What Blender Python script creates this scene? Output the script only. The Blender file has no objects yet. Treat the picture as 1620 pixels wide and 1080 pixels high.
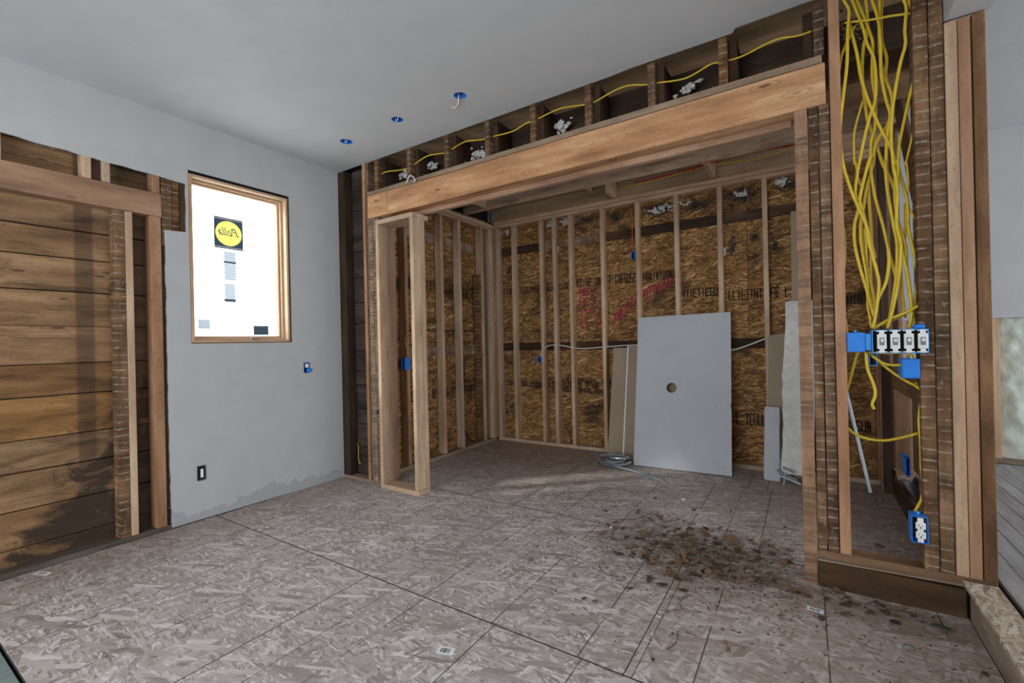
import bpy, bmesh, math, random
from mathutils import Vector, Matrix, noise as mnoise
R = random.Random(7)
sc = bpy.context.scene
COL = sc.collection

# ------------------------------------------------------------ camera, sky, lights, exposure
cam_d = bpy.data.cameras.new('camera'); cam = bpy.data.objects.new('camera', cam_d); COL.objects.link(cam)
cam_d.sensor_fit = 'HORIZONTAL'; cam_d.sensor_width = 36.0; cam_d.lens = 36.0*715.0/1620.0
cam_d.clip_start = 0.02
YAW, PITCH, ROLL = 0.5752, 0.0008, -0.0227
f = Vector((-math.sin(YAW)*math.cos(PITCH), math.cos(YAW)*math.cos(PITCH), math.sin(PITCH)))
r0 = Vector((math.cos(YAW), math.sin(YAW), 0)); u0 = r0.cross(f)
r1 = math.cos(ROLL)*r0 + math.sin(ROLL)*u0; u1 = -math.sin(ROLL)*r0 + math.cos(ROLL)*u0
M = Matrix((r1, u1, -f)).transposed().to_4x4(); M.translation = Vector((3.5694, -2.6287, 1.2))
cam.matrix_world = M
sc.camera = cam

w = bpy.data.worlds.new('overcast_sky'); sc.world = w; w.use_nodes = True
bg = w.node_tree.nodes['Background']; bg.inputs[0].default_value = (0.92, 0.96, 1.0, 1); bg.inputs[1].default_value = 5.9

def area(name, loc, rot, sx, sy, power, col, portal=False):
    d = bpy.data.lights.new(name, 'AREA'); d.shape = 'RECTANGLE'; d.size = sx; d.size_y = sy
    d.energy = power; d.color = col
    if portal: d.cycles.is_portal = True
    o = bpy.data.objects.new(name, d); COL.objects.link(o); o.location = loc; o.rotation_euler = rot
    return o
PI = math.pi
area('window_portal', (-0.14, -0.84, 1.85), (0, -PI/2, 0), 1.1, 0.66, 1, (1, 1, 1), True)
area('rear_opening_portal', (2.0, -4.62, 1.3), (PI/2, 0, 0), 3.2, 2.1, 1, (1, 1, 1), True)
area('side_opening_portal', (8.45, -0.4, 1.475), (0, PI/2, 0), 2.25, 5.0, 1, (1, 1, 1), True)

sd = bpy.data.lights.new('low_hazy_sun', 'SUN'); sd.energy = 3.2; sd.angle = 0.09; sd.color = (1.0, .96, .9)
so = bpy.data.objects.new('low_hazy_sun', sd); COL.objects.link(so)
so.rotation_euler = Vector((2.1, 1.9, -1.85)).to_track_quat('-Z', 'Y').to_euler()

vs = sc.view_settings
vs.view_transform = 'Standard'; vs.look = 'None'; vs.gamma = 1.0; vs.use_curve_mapping = False
vs.exposure = 0.0
sc.cycles.use_denoising = True
sc.cycles.max_bounces = 10; sc.cycles.diffuse_bounces = 6
sc.cycles.sample_clamp_indirect = 6.0

# ------------------------------------------------------------ materials
def newmat(name):
    m = bpy.data.materials.new(name); m.use_nodes = True
    nt = m.node_tree; b = nt.nodes['Principled BSDF']
    return m, nt, b
class G:
    "tiny node-graph helper"
    def __init__(s, nt): s.nt = nt
    def n(s, t, **kw):
        x = s.nt.nodes.new(t)
        for k, v in kw.items(): setattr(x, k, v)
        return x
    def l(s, a, b): s.nt.links.new(a, b)
    def put(s, sock, v):
        if hasattr(v, 'is_output'): s.l(v, sock)
        else: sock.default_value = v
    def math(s, op, a, b=0.0, c=0.0, clamp=False):
        x = s.n('ShaderNodeMath', operation=op); x.use_clamp = clamp
        s.put(x.inputs[0], a); s.put(x.inputs[1], b); s.put(x.inputs[2], c)
        return x.outputs[0]
    def mix(s, f, a, b, mode='MIX'):
        x = s.n('ShaderNodeMix', data_type='RGBA', blend_type=mode)
        s.put(x.inputs[0], f); s.put(x.inputs[6], col4(a)); s.put(x.inputs[7], col4(b))
        return x.outputs[2]
    def mapping(s, v, scale=(1, 1, 1), rot=(0, 0, 0), loc=(0, 0, 0)):
        x = s.n('ShaderNodeMapping'); s.l(v, x.inputs[0])
        x.inputs[1].default_value = loc; x.inputs[2].default_value = rot; x.inputs[3].default_value = scale
        return x.outputs[0]
    def noise(s, v, scale, detail=3, rough=.55, dist=0.0):
        x = s.n('ShaderNodeTexNoise'); s.l(v, x.inputs['Vector'])
        x.inputs['Scale'].default_value = scale; x.inputs['Detail'].default_value = detail
        x.inputs['Roughness'].default_value = rough; x.inputs['Distortion'].default_value = dist
        return x.outputs[0]
    def ramp(s, f, stops):
        x = s.n('ShaderNodeValToRGB'); s.put(x.inputs[0], f)
        e = x.color_ramp.elements
        while len(e) < len(stops): e.new(0.5)
        for i, (p, c) in enumerate(stops):
            e[i].position = p; e[i].color = col4(c)
        return x.outputs[0]
    def step(s, v, lo, hi):
        x = s.n('ShaderNodeMapRange'); x.clamp = True
        s.put(x.inputs[0], v); x.inputs[1].default_value = lo; x.inputs[2].default_value = hi
        return x.outputs[0]
    def grain(s):
        return s.n('ShaderNodeAttribute', attribute_name='grain').outputs['Vector']
    def xyz(s, v):
        x = s.n('ShaderNodeSeparateXYZ'); s.l(v, x.inputs[0]); return x.outputs
    def rand(s): return s.n('ShaderNodeObjectInfo').outputs['Random']
    def bump(s, h, b, strength=.3, dist=.002):
        x = s.n('ShaderNodeBump'); x.inputs['Strength'].default_value = strength; x.inputs['Distance'].default_value = dist
        s.l(h, x.inputs['Height']); s.l(x.outputs[0], b.inputs['Normal'])
def col4(c):
    if hasattr(c, 'is_output'): return c
    return tuple(c) + (1.0,) if len(c) == 3 else c
def sr(r, g, b):
    "sRGB 0-255 -> linear"
    o = []
    for v in (r, g, b):
        v /= 255.0
        o.append(v/12.92 if v <= .04045 else ((v+.055)/1.055)**2.4)
    return tuple(o)

def wood(name, dark, mid, light, knots=.5, rough=.8, dirt=0.0, dirtcol=(.02, .016, .013), marks=0, vary=.25, contrast=1.0, lines=0, pitch=.046, spec=.25, soot=False):
    m, nt, b = newmat(name); g = G(nt); v = g.grain()
    warp = g.mapping(v, (1.3, 9, 9))
    n1 = g.noise(warp, 1.0, 2, .5)
    st = g.mapping(v, (2.2, 110, 110))
    n2 = g.noise(st, 1.0, 4, .6, .4)
    ring = g.n('ShaderNodeTexWave', wave_type='BANDS', bands_direction='Y', wave_profile='SIN')
    g.l(g.mapping(v, (.5, 12, 12)), ring.inputs[0]); ring.inputs['Scale'].default_value = 1.6
    ring.inputs['Distortion'].default_value = 5.0; ring.inputs['Detail'].default_value = 2.0; ring.inputs['Detail Scale'].default_value = .8
    n3 = g.noise(g.mapping(v, (3, 14, 14)), 1.0, 4, .6)
    t = g.math('ADD', g.math('ADD', g.math('MULTIPLY', n1, .46), g.math('MULTIPLY', n3, .42)), g.math('ADD', g.math('MULTIPLY', n2, .09), g.math('MULTIPLY', ring.outputs[1], .03)))
    t = g.math('ADD', g.math('MULTIPLY', g.math('SUBTRACT', t, .5), contrast), .5)
    c = g.ramp(t, [(.30, dark), (.5, mid), (.68, light)])
    if knots > 0:
        vo = g.n('ShaderNodeTexVoronoi'); g.l(g.mapping(v, (3.0, 11, 11)), vo.inputs['Vector']); vo.inputs['Scale'].default_value = 1.0
        k = g.math('SUBTRACT', 1.0, g.step(vo.outputs['Distance'], .07, .12))
        kr = g.math('SUBTRACT', 1.0, g.step(g.math('ABSOLUTE', g.math('SUBTRACT', vo.outputs['Distance'], .2)), .0, .04))
        k = g.math('MAXIMUM', k, g.math('MULTIPLY', kr, .35))
        c = g.mix(g.math('MULTIPLY', k, knots), c, tuple(.35*q for q in dark))
    sp_ = g.noise(g.mapping(v, (45, 70, 70)), 1.0, 3, .7)
    c = g.mix(g.math('MULTIPLY', g.step(sp_, .60, .70), .45), c, tuple(.4*q for q in dark))
    c = g.mix(g.math('MULTIPLY', g.step(g.noise(g.mapping(v, (9, 40, 40)), 1.0, 5, .75), .5, .75), .35), c, tuple(.75*q for q in dark))
    rn = g.rand()
    hs = g.n('ShaderNodeHueSaturation'); g.l(c, hs.inputs['Color'])
    g.l(g.math('MULTIPLY_ADD', rn, vary*2, 1.0-vary), hs.inputs['Value'])
    g.l(g.math('MULTIPLY_ADD', g.math('FRACT', g.math('MULTIPLY', rn, 7.3)), .2, .85), hs.inputs['Saturation'])
    c = hs.outputs[0]
    if dirt > 0:
        dn = g.noise(g.mapping(v, (2.0, 9, 9)), 1.3, 5, .65, .6)
        c = g.mix(g.math('MULTIPLY', g.step(dn, .48, .68), dirt), c, dirtcol)
    if soot:
        # water stains: ghost of a missing stud and a dark tide near the floor
        ps = g.n('ShaderNodeNewGeometry').outputs['Position']; Q = g.xyz(ps)
        nz = g.noise(g.mapping(ps, (1, 2.2, 3.0)), 2.4, 5, .6, .6)
        y_, z_ = Q[1], Q[2]
        band = g.math('SUBTRACT', 1.0, g.step(g.math('ABSOLUTE', g.math('ADD', y_, 1.735)), .035, .05))
        low = g.math('ADD', g.math('SUBTRACT', g.math('MULTIPLY', g.math('ADD', y_, 2.05), 1.7), g.math('MULTIPLY', z_, .95)), g.math('MULTIPLY', g.math('SUBTRACT', nz, .5), 2.2))
        s1 = g.math('MULTIPLY', g.step(low, -.1, .15), .85)
        right = g.math('MULTIPLY', g.step(g.math('ADD', y_, g.math('MULTIPLY', nz, .12)), -1.56, -1.5), .62)
        fac = g.math('MAXIMUM', g.math('MAXIMUM', g.math('MULTIPLY', band, .5), s1), right)
        c = g.mix(fac, c, sr(40, 33, 28))
    h = n3
    if marks:
        X = g.xyz(v)[0]
        wob = g.math('MULTIPLY', g.noise(g.mapping(v, (5, 5, 5)), 1.0, 2), .8)
        ph = g.math('ADD', g.math('MULTIPLY', X, 1.0/pitch), wob)
        fr = g.math('FRACT', ph); cell = g.math('FLOOR', ph)
        wn = g.n('ShaderNodeTexWhiteNoise', noise_dimensions='1D'); g.l(g.math('ADD', cell, g.math('MULTIPLY', rn, 60)), wn.inputs[1])
        tone = g.math('MULTIPLY_ADD', wn.outputs[0], .7, .65)
        cc = g.n('ShaderNodeVectorMath', operation='SCALE'); g.l(c, cc.inputs[0]); g.l(tone, cc.inputs['Scale'])
        c = cc.outputs[0]
        line = g.math('SUBTRACT', 1.0, g.step(g.math('ABSOLUTE', g.math('SUBTRACT', fr, .5)), .05, .12))
        pat = g.step(g.noise(g.mapping(v, (12, 22, 22)), 1.0, 4, .7), .40, .62)
        fac = g.math('MULTIPLY', g.math('MULTIPLY', line, pat), marks)
        c = g.mix(fac, c, (.36, .31, .24))
        spot = g.step(g.noise(g.mapping(v, (14, 40, 40)), 1.0, 5, .7), .6, .68)
        c = g.mix(g.math('MULTIPLY', spot, .35*marks), c, (.5, .46, .40))
        h = g.math('ADD', n3, g.math('MULTIPLY', fac, .8))
    g.l(c, b.inputs['Base Color']); b.inputs['Roughness'].default_value = rough
    b.inputs['Specular IOR Level'].default_value = spec
    g.bump(h, b, .14, .002)
    return m

def osb(name, cols, size=1.0, rough=.75, dust=None, dust_fac=.0, stains=0.0, lines=False, bump=.4, spec=.2, aniso=0.0, dirt_spot=None):
    "oriented strand board: four overlapping layers of elongated cells"
    m, nt, b = newmat(name); g = G(nt); v = g.grain()
    wn = g.n('ShaderNodeTexNoise'); g.l(v, wn.inputs['Vector']); wn.inputs['Scale'].default_value = 9.0
    sub = g.n('ShaderNodeVectorMath', operation='SUBTRACT'); g.l(wn.outputs[1], sub.inputs[0]); sub.inputs[1].default_value = (.5, .5, .5)
    scl = g.n('ShaderNodeVectorMath', operation='SCALE'); g.l(sub.outputs[0], scl.inputs[0]); scl.inputs['Scale'].default_value = .035
    add = g.n('ShaderNodeVectorMath', operation='ADD'); g.l(v, add.inputs[0]); g.l(scl.outputs[0], add.inputs[1])
    p = add.outputs[0]
    c = None; h = None
    LAY = [(.25, .07, .016, 0), (-.75, .05, .012, .55), (1.15, .06, .014, .6), (-.15, .085, .011, .62), (.6, .04, .008, .66), (-1.3, .055, .010, .7), (.05, .03, .005, .7), (-.4, .095, .017, .82)]
    for i, (a, L, W, thr) in enumerate(LAY):
        a *= (1-aniso)
        rot = g.mapping(p, (1, 1, 1), (0, 0, a), (i*.37, i*.19, 0))
        q = g.mapping(rot, (1/(L*size), 1/(W*size), 0.0))
        vo = g.n('ShaderNodeTexVoronoi', voronoi_dimensions='2D'); g.l(q, vo.inputs['Vector']); vo.inputs['Scale'].default_value = 1.0
        vo.inputs['Randomness'].default_value = 1.0
        X = g.xyz(vo.outputs['Color'])
        fine = g.noise(g.mapping(rot, (10, 260, 1)), 1.0, 2, .6)
        tone = g.math('ADD', g.math('MULTIPLY', X[1], .78), g.math('MULTIPLY', g.math('SUBTRACT', fine, .36), .75))
        col = g.ramp(tone, [(0.0, cols[0]), (.33, cols[1]), (.66, cols[2]), (1.0, cols[3])])
        if c is None: c, h = col, X[2]
        else:
            on = g.math('GREATER_THAN', X[0], thr)
            edge = None
            c = g.mix(on, c, col)
            hm = g.math('MULTIPLY_ADD', on, g.math('SUBTRACT', X[2], h), h)
            h = hm
    big = g.noise(v, 1.6, 4, .6)
    hs = g.n('ShaderNodeHueSaturation'); g.l(c, hs.inputs['Color']); g.l(g.math('MULTIPLY_ADD', big, .5, .75), hs.inputs['Value'])
    c = hs.outputs[0]
    if dust is not None:
        dn = g.noise(v, 2.3, 5, .7, .5)
        c = g.mix(g.math('MULTIPLY', g.step(dn, .25, .75), dust_fac), c, dust)
    if stains > 0:
        dn = g.noise(g.mapping(v, (1.5, 3, 1)), 1.2, 6, .65, .8)
        c = g.mix(g.math('MULTIPLY', g.step(dn, .52, .66), stains), c, (.022, .014, .008))
    if dirt_spot is not None:
        ps = g.n('ShaderNodeNewGeometry').outputs['Position']
        P_ = g.xyz(ps)
        nn = g.noise(ps, 9.0, 6, .7, .5)
        for (cx, cy, rx, ry, fac, dc) in dirt_spot:
            dx = g.math('MULTIPLY', g.math('SUBTRACT', P_[0], cx), 1/rx); dy = g.math('MULTIPLY', g.math('SUBTRACT', P_[1], cy), 1/ry)
            d2 = g.math('ADD', g.math('MULTIPLY', dx, dx), g.math('MULTIPLY', dy, dy))
            edge = g.math('ADD', g.math('SUBTRACT', 1.0, d2), g.math('MULTIPLY', g.math('SUBTRACT', nn, .5), 2.6))
            c = g.mix(g.math('MULTIPLY', g.step(edge, -.1, 1.1), fac), c, dc)
    if lines:
        # printed nailing lines every 16 in, given per panel by an attribute
        X = g.n('ShaderNodeAttribute', attribute_name='nail_line').outputs['Fac']
        for (pitch, off, wd) in ((.4, 0.0, .0058), (1.2, .99, .004)):
            fr = g.math('FRACT', g.math('MULTIPLY', g.math('ADD', X, off), 1/pitch))
            d = g.math('MULTIPLY', g.math('ABSOLUTE', g.math('SUBTRACT', fr, .5)), pitch)
            ln = g.math('LESS_THAN', d, wd/2)
            fade = g.step(g.noise(v, 5.0, 3, .6), .36, .48)
            c = g.mix(g.math('MULTIPLY', g.math('MULTIPLY', ln, fade), .85), c, (.04, .05, .065))
    g.l(c, b.inputs['Base Color']); b.inputs['Roughness'].default_value = rough; b.inputs['Specular IOR Level'].default_value = spec
    g.bump(h, b, bump, .0015)
    return m

def paint(name, c1, c2, rough=.7, bump=.12, scale=6.0, patch=None):
    m, nt, b = newmat(name); g = G(nt)
    ps = g.n('ShaderNodeNewGeometry').outputs['Position']
    n = g.noise(ps, scale, 5, .6, .3)
    c = g.ramp(n, [(.3, c1), (.7, c2)])
    if patch:
        z = g.xyz(ps)[2]
        nn = g.noise(ps, 5.0, 5, .6)
        e = g.math('SUBTRACT', g.math('ADD', -.09, g.math('MULTIPLY', nn, .34)), z)
        c = g.mix(g.math('MULTIPLY', g.step(e, 0.0, .004), .5), c, patch)
    g.l(c, b.inputs['Base Color']); b.inputs['Roughness'].default_value = rough; b.inputs['Specular IOR Level'].default_value = .3
    n2 = g.noise(ps, 60.0, 3, .6)
    n3 = g.noise(g.mapping(ps, (2, 5, 3)), 3.0, 4, .6, 1.5)
    g.bump(g.math('ADD', g.math('MULTIPLY', n2, .3), n3), b, bump, .01)
    return m
def flat(name, c, rough=.5, metal=0.0, spec=.4, var=.08, trans=0.0):
    m, nt, b = newmat(name); g = G(nt)
    ps = g.n('ShaderNodeTexCoord').outputs['Object']
    n = g.noise(ps, 25.0, 4, .6)
    g.l(g.ramp(n, [(.3, tuple(q*(1-var) for q in c)), (.7, tuple(min(1, q*(1+var)) for q in c))]), b.inputs['Base Color'])
    b.inputs['Roughness'].default_value = rough; b.inputs['Metallic'].default_value = metal; b.inputs['Specular IOR Level'].default_value = spec
    return m

MT = {}
MT['new'] = wood('new_lumber', sr(150, 122, 98), sr(188, 158, 130), sr(212, 186, 158), knots=.5, vary=.08, dirt=.15, dirtcol=sr(120, 98, 78))
MT['newred'] = wood('new_lumber_reddish', sr(122, 88, 64), sr(164, 124, 94), sr(190, 152, 122), knots=.5, vary=.1, dirt=.15, dirtcol=sr(96, 72, 56))
MT['mid'] = wood('weathered_lumber', sr(98, 72, 50), sr(138, 106, 76), sr(166, 132, 98), knots=.5, vary=.15, dirt=.3, dirtcol=sr(74, 56, 42))
MT['header'] = wood('header_wood', sr(144, 94, 54), sr(190, 136, 88), sr(220, 172, 124), knots=.8, vary=.05, dirt=.35, dirtcol=sr(140, 108, 84), contrast=1.2)
MT['old'] = wood('old_dark_lumber', sr(38, 27, 19), sr(66, 47, 33), sr(92, 68, 49), knots=.4, vary=.22, dirt=.5, rough=.9)
MT['oldmark'] = wood('old_stud_with_lath_marks', sr(70, 46, 27), sr(106, 76, 48), sr(138, 104, 72), knots=.1, vary=.12, dirt=.4, rough=.9, marks=.75)
MT['oldmark2'] = wood('light_stud_with_lath_marks', sr(92, 70, 52), sr(132, 106, 84), sr(164, 138, 114), knots=.1, vary=.1, dirt=.3, rough=.9, marks=.8, pitch=.034)
MT['postmark'] = wood('brown_post_with_plaster_marks', sr(116, 80, 50), sr(150, 108, 72), sr(176, 134, 96), knots=.2, vary=.05, dirt=.25, dirtcol=sr(80, 58, 40), marks=.6)
MT['board'] = wood('old_sheathing_board', sr(90, 62, 38), sr(134, 99, 64), sr(164, 128, 88), knots=.7, vary=.15, dirt=.7, dirtcol=sr(60, 42, 28), rough=.85, contrast=1.1, soot=True)
MT['boardgrey'] = wood('grey_sheathing_board', sr(42, 36, 31), sr(66, 56, 48), sr(88, 77, 67), knots=.5, vary=.15, dirt=.5, dirtcol=sr(30, 28, 27), rough=.9)
MT['jamb'] = wood('orange_brown_board_edge', sr(88, 56, 26), sr(120, 80, 40), sr(150, 106, 60), knots=.4, vary=.03, dirt=.7, dirtcol=sr(66, 44, 26), contrast=1.4)
MT['plate'] = wood('dusty_plate_wood', sr(106, 88, 70), sr(142, 122, 102), sr(170, 150, 130), knots=.4, vary=.08, dirt=.3, dirtcol=sr(80, 68, 58))
MT['rim'] = wood('dark_rim_board', sr(54, 38, 26), sr(78, 58, 40), sr(100, 78, 56), knots=.2, vary=.05, dirt=.5, dirtcol=sr(44, 34, 27))
MT['floorosb'] = osb('dusty_floor_strand_board', [sr(112, 101, 96), sr(164, 153, 148), sr(188, 179, 175), sr(236, 231, 229)], 1.45, dust=sr(184, 178, 180), dust_fac=.3, lines=True, bump=.25, spec=.35, rough=.55,
    dirt_spot=[(.0, -1.1, .5, 2.0, .5, sr(138, 114, 92)), (1.0, 1.7, 1.9, 1.35, .72, sr(132, 104, 80)), (3.8, -.5, 1.1, .9, .45, sr(156, 128, 106)), (3.7, 1.3, .9, 1.1, .6, sr(142, 114, 90)), (3.05, 0.0, .66, .42, .55, sr(112, 90, 70)), (3.85, -.16, .6, .14, .5, sr(106, 84, 64))])
MT['wallosb'] = osb('orange_wall_strand_board', [sr(70, 46, 26), sr(118, 84, 48), sr(152, 112, 68), sr(216, 176, 124)], 1.05, stains=.75, bump=.5, aniso=.45)
MT['stepo'] = osb('pale_step_strand_board', [sr(120, 102, 86), sr(150, 132, 116), sr(176, 160, 144), sr(200, 188, 174)], 1.0, bump=.3)
MT['wall'] = paint('grey_white_wall_paint', sr(172, 173, 174), sr(179, 180, 181), patch=sr(142, 145, 152), bump=.04)
MT['ceil'] = paint('ceiling_plaster', sr(190, 192, 195), sr(197, 198, 200), bump=.05)
MT['gyp'] = paint('drywall_face_paper', sr(172, 175, 181), sr(180, 183, 188), bump=.02, scale=3)
MT['gypdirty'] = paint('scuffed_drywall_strip', sr(184, 184, 180), sr(212, 211, 206), bump=.15, scale=14)
MT['kraft'] = paint('brown_drywall_back_paper', sr(146, 128, 110), sr(156, 138, 119), bump=.02, scale=4)
MT['core'] = paint('white_gypsum_core', sr(216, 216, 214), sr(232, 232, 230), bump=.3, scale=20)
MT['blue'] = flat('blue_box_plastic', sr(36, 126, 222), .45, var=.12)
MT['bluelight'] = flat('light_blue_box_plastic', sr(60, 150, 225), .4)
MT['black'] = flat('black_interior', (.008, .009, .011), .7)
MT['joint'] = flat('dark_joint', sr(62, 62, 68), .9)  # dark grey for the panel edges so the joints read as lines
MT['yellow'] = flat('yellow_cable_jacket', sr(206, 176, 46), .45, var=.12)
MT['white'] = flat('white_plastic', sr(226, 226, 224), .4)
MT['whitecable'] = flat('white_cable_jacket', sr(205, 204, 198), .5)
MT['orange'] = flat('orange_cable_jacket', sr(196, 92, 40), .5)
MT['red'] = flat('red_cable_jacket', sr(170, 40, 34), .5)
MT['copper'] = flat('bare_copper', sr(170, 120, 86), .4, metal=.8)
MT['steel'] = flat('galvanised_steel', sr(176, 184, 190), .35, metal=.9)
MT['greymetal'] = flat('grey_metal_box', sr(120, 124, 128), .45, metal=.5)
MT['conduit'] = flat('grey_conduit', sr(142, 152, 158), .45, metal=.3)
MT['paper'] = flat('white_sticker_paper', sr(232, 233, 236), .6, var=.03)
MT['ink'] = flat('black_ink', sr(40, 42, 48), .7)
MT['stamp'] = flat('black_board_stamp_ink', sr(30, 22, 17), .9)
MT['crayon'] = flat('magenta_lumber_crayon', sr(150, 26, 66), .8, var=.3)
MT['yellowink'] = flat('yellow_disc_ink', sr(236, 214, 60), .6)
MT['fluff'] = flat('white_insulation_fluff', sr(196, 196, 194), .95, var=.25)
MT['darkfluff'] = flat('dark_insulation_scrap', sr(56, 62, 68), .95, var=.4)
MT['leaf'] = flat('dry_brown_leaf', sr(116, 90, 66), .85, var=.45)
MT['leafdark'] = flat('dark_dry_leaf', sr(74, 58, 44), .85, var=.4)
MT['stone'] = flat('dark_green_shard', sr(62, 66, 56), .8, var=.2)
MT['winwood'] = wood('window_frame_pine', sr(150, 112, 76), sr(186, 148, 112), sr(208, 176, 142), knots=0, vary=.04, spec=.4, rough=.5)
MT['batt'] = paint('white_insulation_batt', sr(186, 196, 186), sr(222, 228, 220), bump=.9, scale=7)
MT['plank'] = wood('grey_floor_plank', sr(120, 116, 116), sr(148, 146, 146), sr(172, 170, 170), knots=.3, vary=.08, dirt=.3, dirtcol=sr(110, 100, 94), spec=.4)
MT['greenslab'] = flat('grey_green_slab', sr(120, 136, 132), .8, var=.15)
MT['rust'] = wood('stained_joist', sr(150, 122, 98), sr(184, 156, 130), sr(206, 180, 154), knots=.1, vary=.1, dirt=.6, dirtcol=sr(104, 64, 40))
def glassmat():
    m = bpy.data.materials.new('window_glass'); m.use_nodes = True; nt = m.node_tree; nt.nodes.clear(); g = G(nt)
    o = g.n('ShaderNodeOutputMaterial'); mx = g.n('ShaderNodeMixShader'); t = g.n('ShaderNodeBsdfTransparent'); gl = g.n('ShaderNodeBsdfGlossy')
    gl.inputs['Roughness'].default_value = .02; t.inputs[0].default_value = (.93, .96, .95, 1)
    mx.inputs[0].default_value = .07
    g.l(t.outputs[0], mx.inputs[1]); g.l(gl.outputs[0], mx.inputs[2]); g.l(mx.outputs[0], o.inputs[0])
    return m
MT['roofb'] = wood('pale_roof_board', sr(132, 106, 82), sr(164, 136, 108), sr(186, 158, 130), knots=.3, vary=.08, dirt=.3, dirtcol=sr(110, 92, 76))
MT['dustydark'] = wood('dusty_dark_plate', sr(58, 52, 46), sr(82, 75, 67), sr(108, 100, 90), knots=.1, vary=.05, dirt=.4, dirtcol=sr(50, 46, 42))
MT['glass'] = glassmat()
def sticker_mat(name, c, tr=.5):
    m = bpy.data.materials.new(name); m.use_nodes = True; nt = m.node_tree; nt.nodes.clear(); g = G(nt)
    o = g.n('ShaderNodeOutputMaterial'); mx = g.n('ShaderNodeMixShader'); d = g.n('ShaderNodeBsdfDiffuse'); t = g.n('ShaderNodeBsdfTranslucent')
    d.inputs[0].default_value = col4(c); t.inputs[0].default_value = col4(c); mx.inputs[0].default_value = tr
    g.l(d.outputs[0], mx.inputs[1]); g.l(t.outputs[0], mx.inputs[2]); g.l(mx.outputs[0], o.inputs[0])
    return m
MT['stk_dark'] = sticker_mat('dark_sticker_film', sr(70, 84, 100), .04)
MT['stk_yellow'] = sticker_mat('yellow_sticker_film', sr(236, 222, 110), .22)
MT['stk_paper'] = sticker_mat('pale_sticker_film', sr(206, 214, 224), .17)
MT['stk_ink'] = sticker_mat('sticker_ink', sr(96, 108, 122), .08)

# ------------------------------------------------------------ geometry helpers
def newbm():
    bm = bmesh.new(); bm.verts.layers.float_vector.new('grain'); bm.verts.layers.float.new('nail_line')
    return bm
def hexa(bm, o, ex, ey, ez, along=None, bev=.002, jit=0.0, mi=0, off=None, taper=None):
    "a chamfered block from a corner and three edge vectors; writes grain coordinates (metres, length first)"
    o = Vector(o); E = [Vector(ex), Vector(ey), Vector(ez)]; L = [e.length for e in E]
    if along is None: along = max(range(3), key=lambda i: L[i])
    order = [along] + sorted([i for i in range(3) if i != along], key=lambda i: -L[i])
    gl = bm.verts.layers.float_vector['grain']
    if off is None: off = (R.uniform(0, 40), R.uniform(0, 40), R.uniform(0, 40))
    b = min(bev, .3*min(L))
    vs_ = {}
    for i in (0, 1):
        for j in (0, 1):
            for k in (0, 1):
                jj = [R.uniform(-jit, jit) for _ in range(3)]
                for ax in (0, 1, 2):
                    t = [i, j, k]
                    q = [t[a]*L[a] for a in range(3)]
                    for a in range(3):
                        if a != ax or b == 0: q[a] += (b if t[a] == 0 else -b) if a != ax else 0
                    p = o.copy()
                    for a in range(3): p += E[a]/L[a]*(q[a]+jj[a])
                    v = bm.verts.new(p); v[gl] = (q[order[0]]+off[0], q[order[1]]+off[1], q[order[2]]+off[2])
                    vs_[(i, j, k, ax)] = v
    flip = E[0].cross(E[1]).dot(E[2]) < 0
    def face(l):
        if flip: l = l[::-1]
        fc = bm.faces.new(l); fc.material_index = mi; return fc
    V = lambda t, ax: vs_[(t[0], t[1], t[2], ax)]
    for ax in range(3):
        a, c = [(1, 2), (2, 0), (0, 1)][ax]
        for s_ in (0, 1):
            cs = []
            for (x_, y_) in ((0, 0), (1, 0), (1, 1), (0, 1)):
                t = [0, 0, 0]; t[ax] = s_; t[a] = x_; t[c] = y_; cs.append(V(t, ax))
            face(cs if s_ else cs[::-1])
    # edge chamfers and corners
    for ax in range(3):
        a, c = [(1, 2), (2, 0), (0, 1)][ax]
        for (x_, y_) in ((0, 0), (1, 0), (1, 1), (0, 1)):
            t0 = [0, 0, 0]; t1 = [0, 0, 0]
            t0[ax] = 0; t1[ax] = 1
            for t in (t0, t1): t[a] = x_; t[c] = y_
            l = [V(t0, a), V(t1, a), V(t1, c), V(t0, c)]
            face(l if (x_ == y_) == False else l[::-1])
    for i in (0, 1):
        for j in (0, 1):
            for k in (0, 1):
                l = [V((i, j, k), 0), V((i, j, k), 1), V((i, j, k), 2)]
                face(l if (i+j+k) % 2 == 1 else l[::-1])
def box(bm, x0, x1, y0, y1, z0, z1, **kw):
    hexa(bm, (x0, y0, z0), (x1-x0, 0, 0), (0, y1-y0, 0), (0, 0, z1-z0), **kw)
def finish(name, bm, mats, parent=None, smooth=False, fixn=False):
    if fixn: bmesh.ops.recalc_face_normals(bm, faces=bm.faces)
    me = bpy.data.meshes.new(name); bm.to_mesh(me); bm.free()
    for m in (mats if isinstance(mats, (list, tuple)) else [mats]): me.materials.append(m)
    if smooth:
        for p in me.polygons: p.use_smooth = True
    o = bpy.data.objects.new(name, me); COL.objects.link(o)
    if parent is not None: o.parent = parent
    return o
def piece(name, mat, parent, x0, x1, y0, y1, z0, z1, **kw):
    bm = newbm(); box(bm, x0, x1, y0, y1, z0, z1, **kw); return finish(name, bm, mat, parent)
def slant(name, mat, parent, o, ex, ey, ez, **kw):
    bm = newbm(); hexa(bm, o, ex, ey, ez, **kw); return finish(name, bm, mat, parent)
def empty(name, loc=(0, 0, 0), **props):
    o = bpy.data.objects.new(name, None); COL.objects.link(o); o.location = loc; o.empty_display_size = .05
    for k, v in props.items(): o[k] = v
    return o
def struct(name, loc=(0, 0, 0), label=None):
    o = empty(name, loc, kind='structure')
    if label: o['label'] = label
    return o
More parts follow.
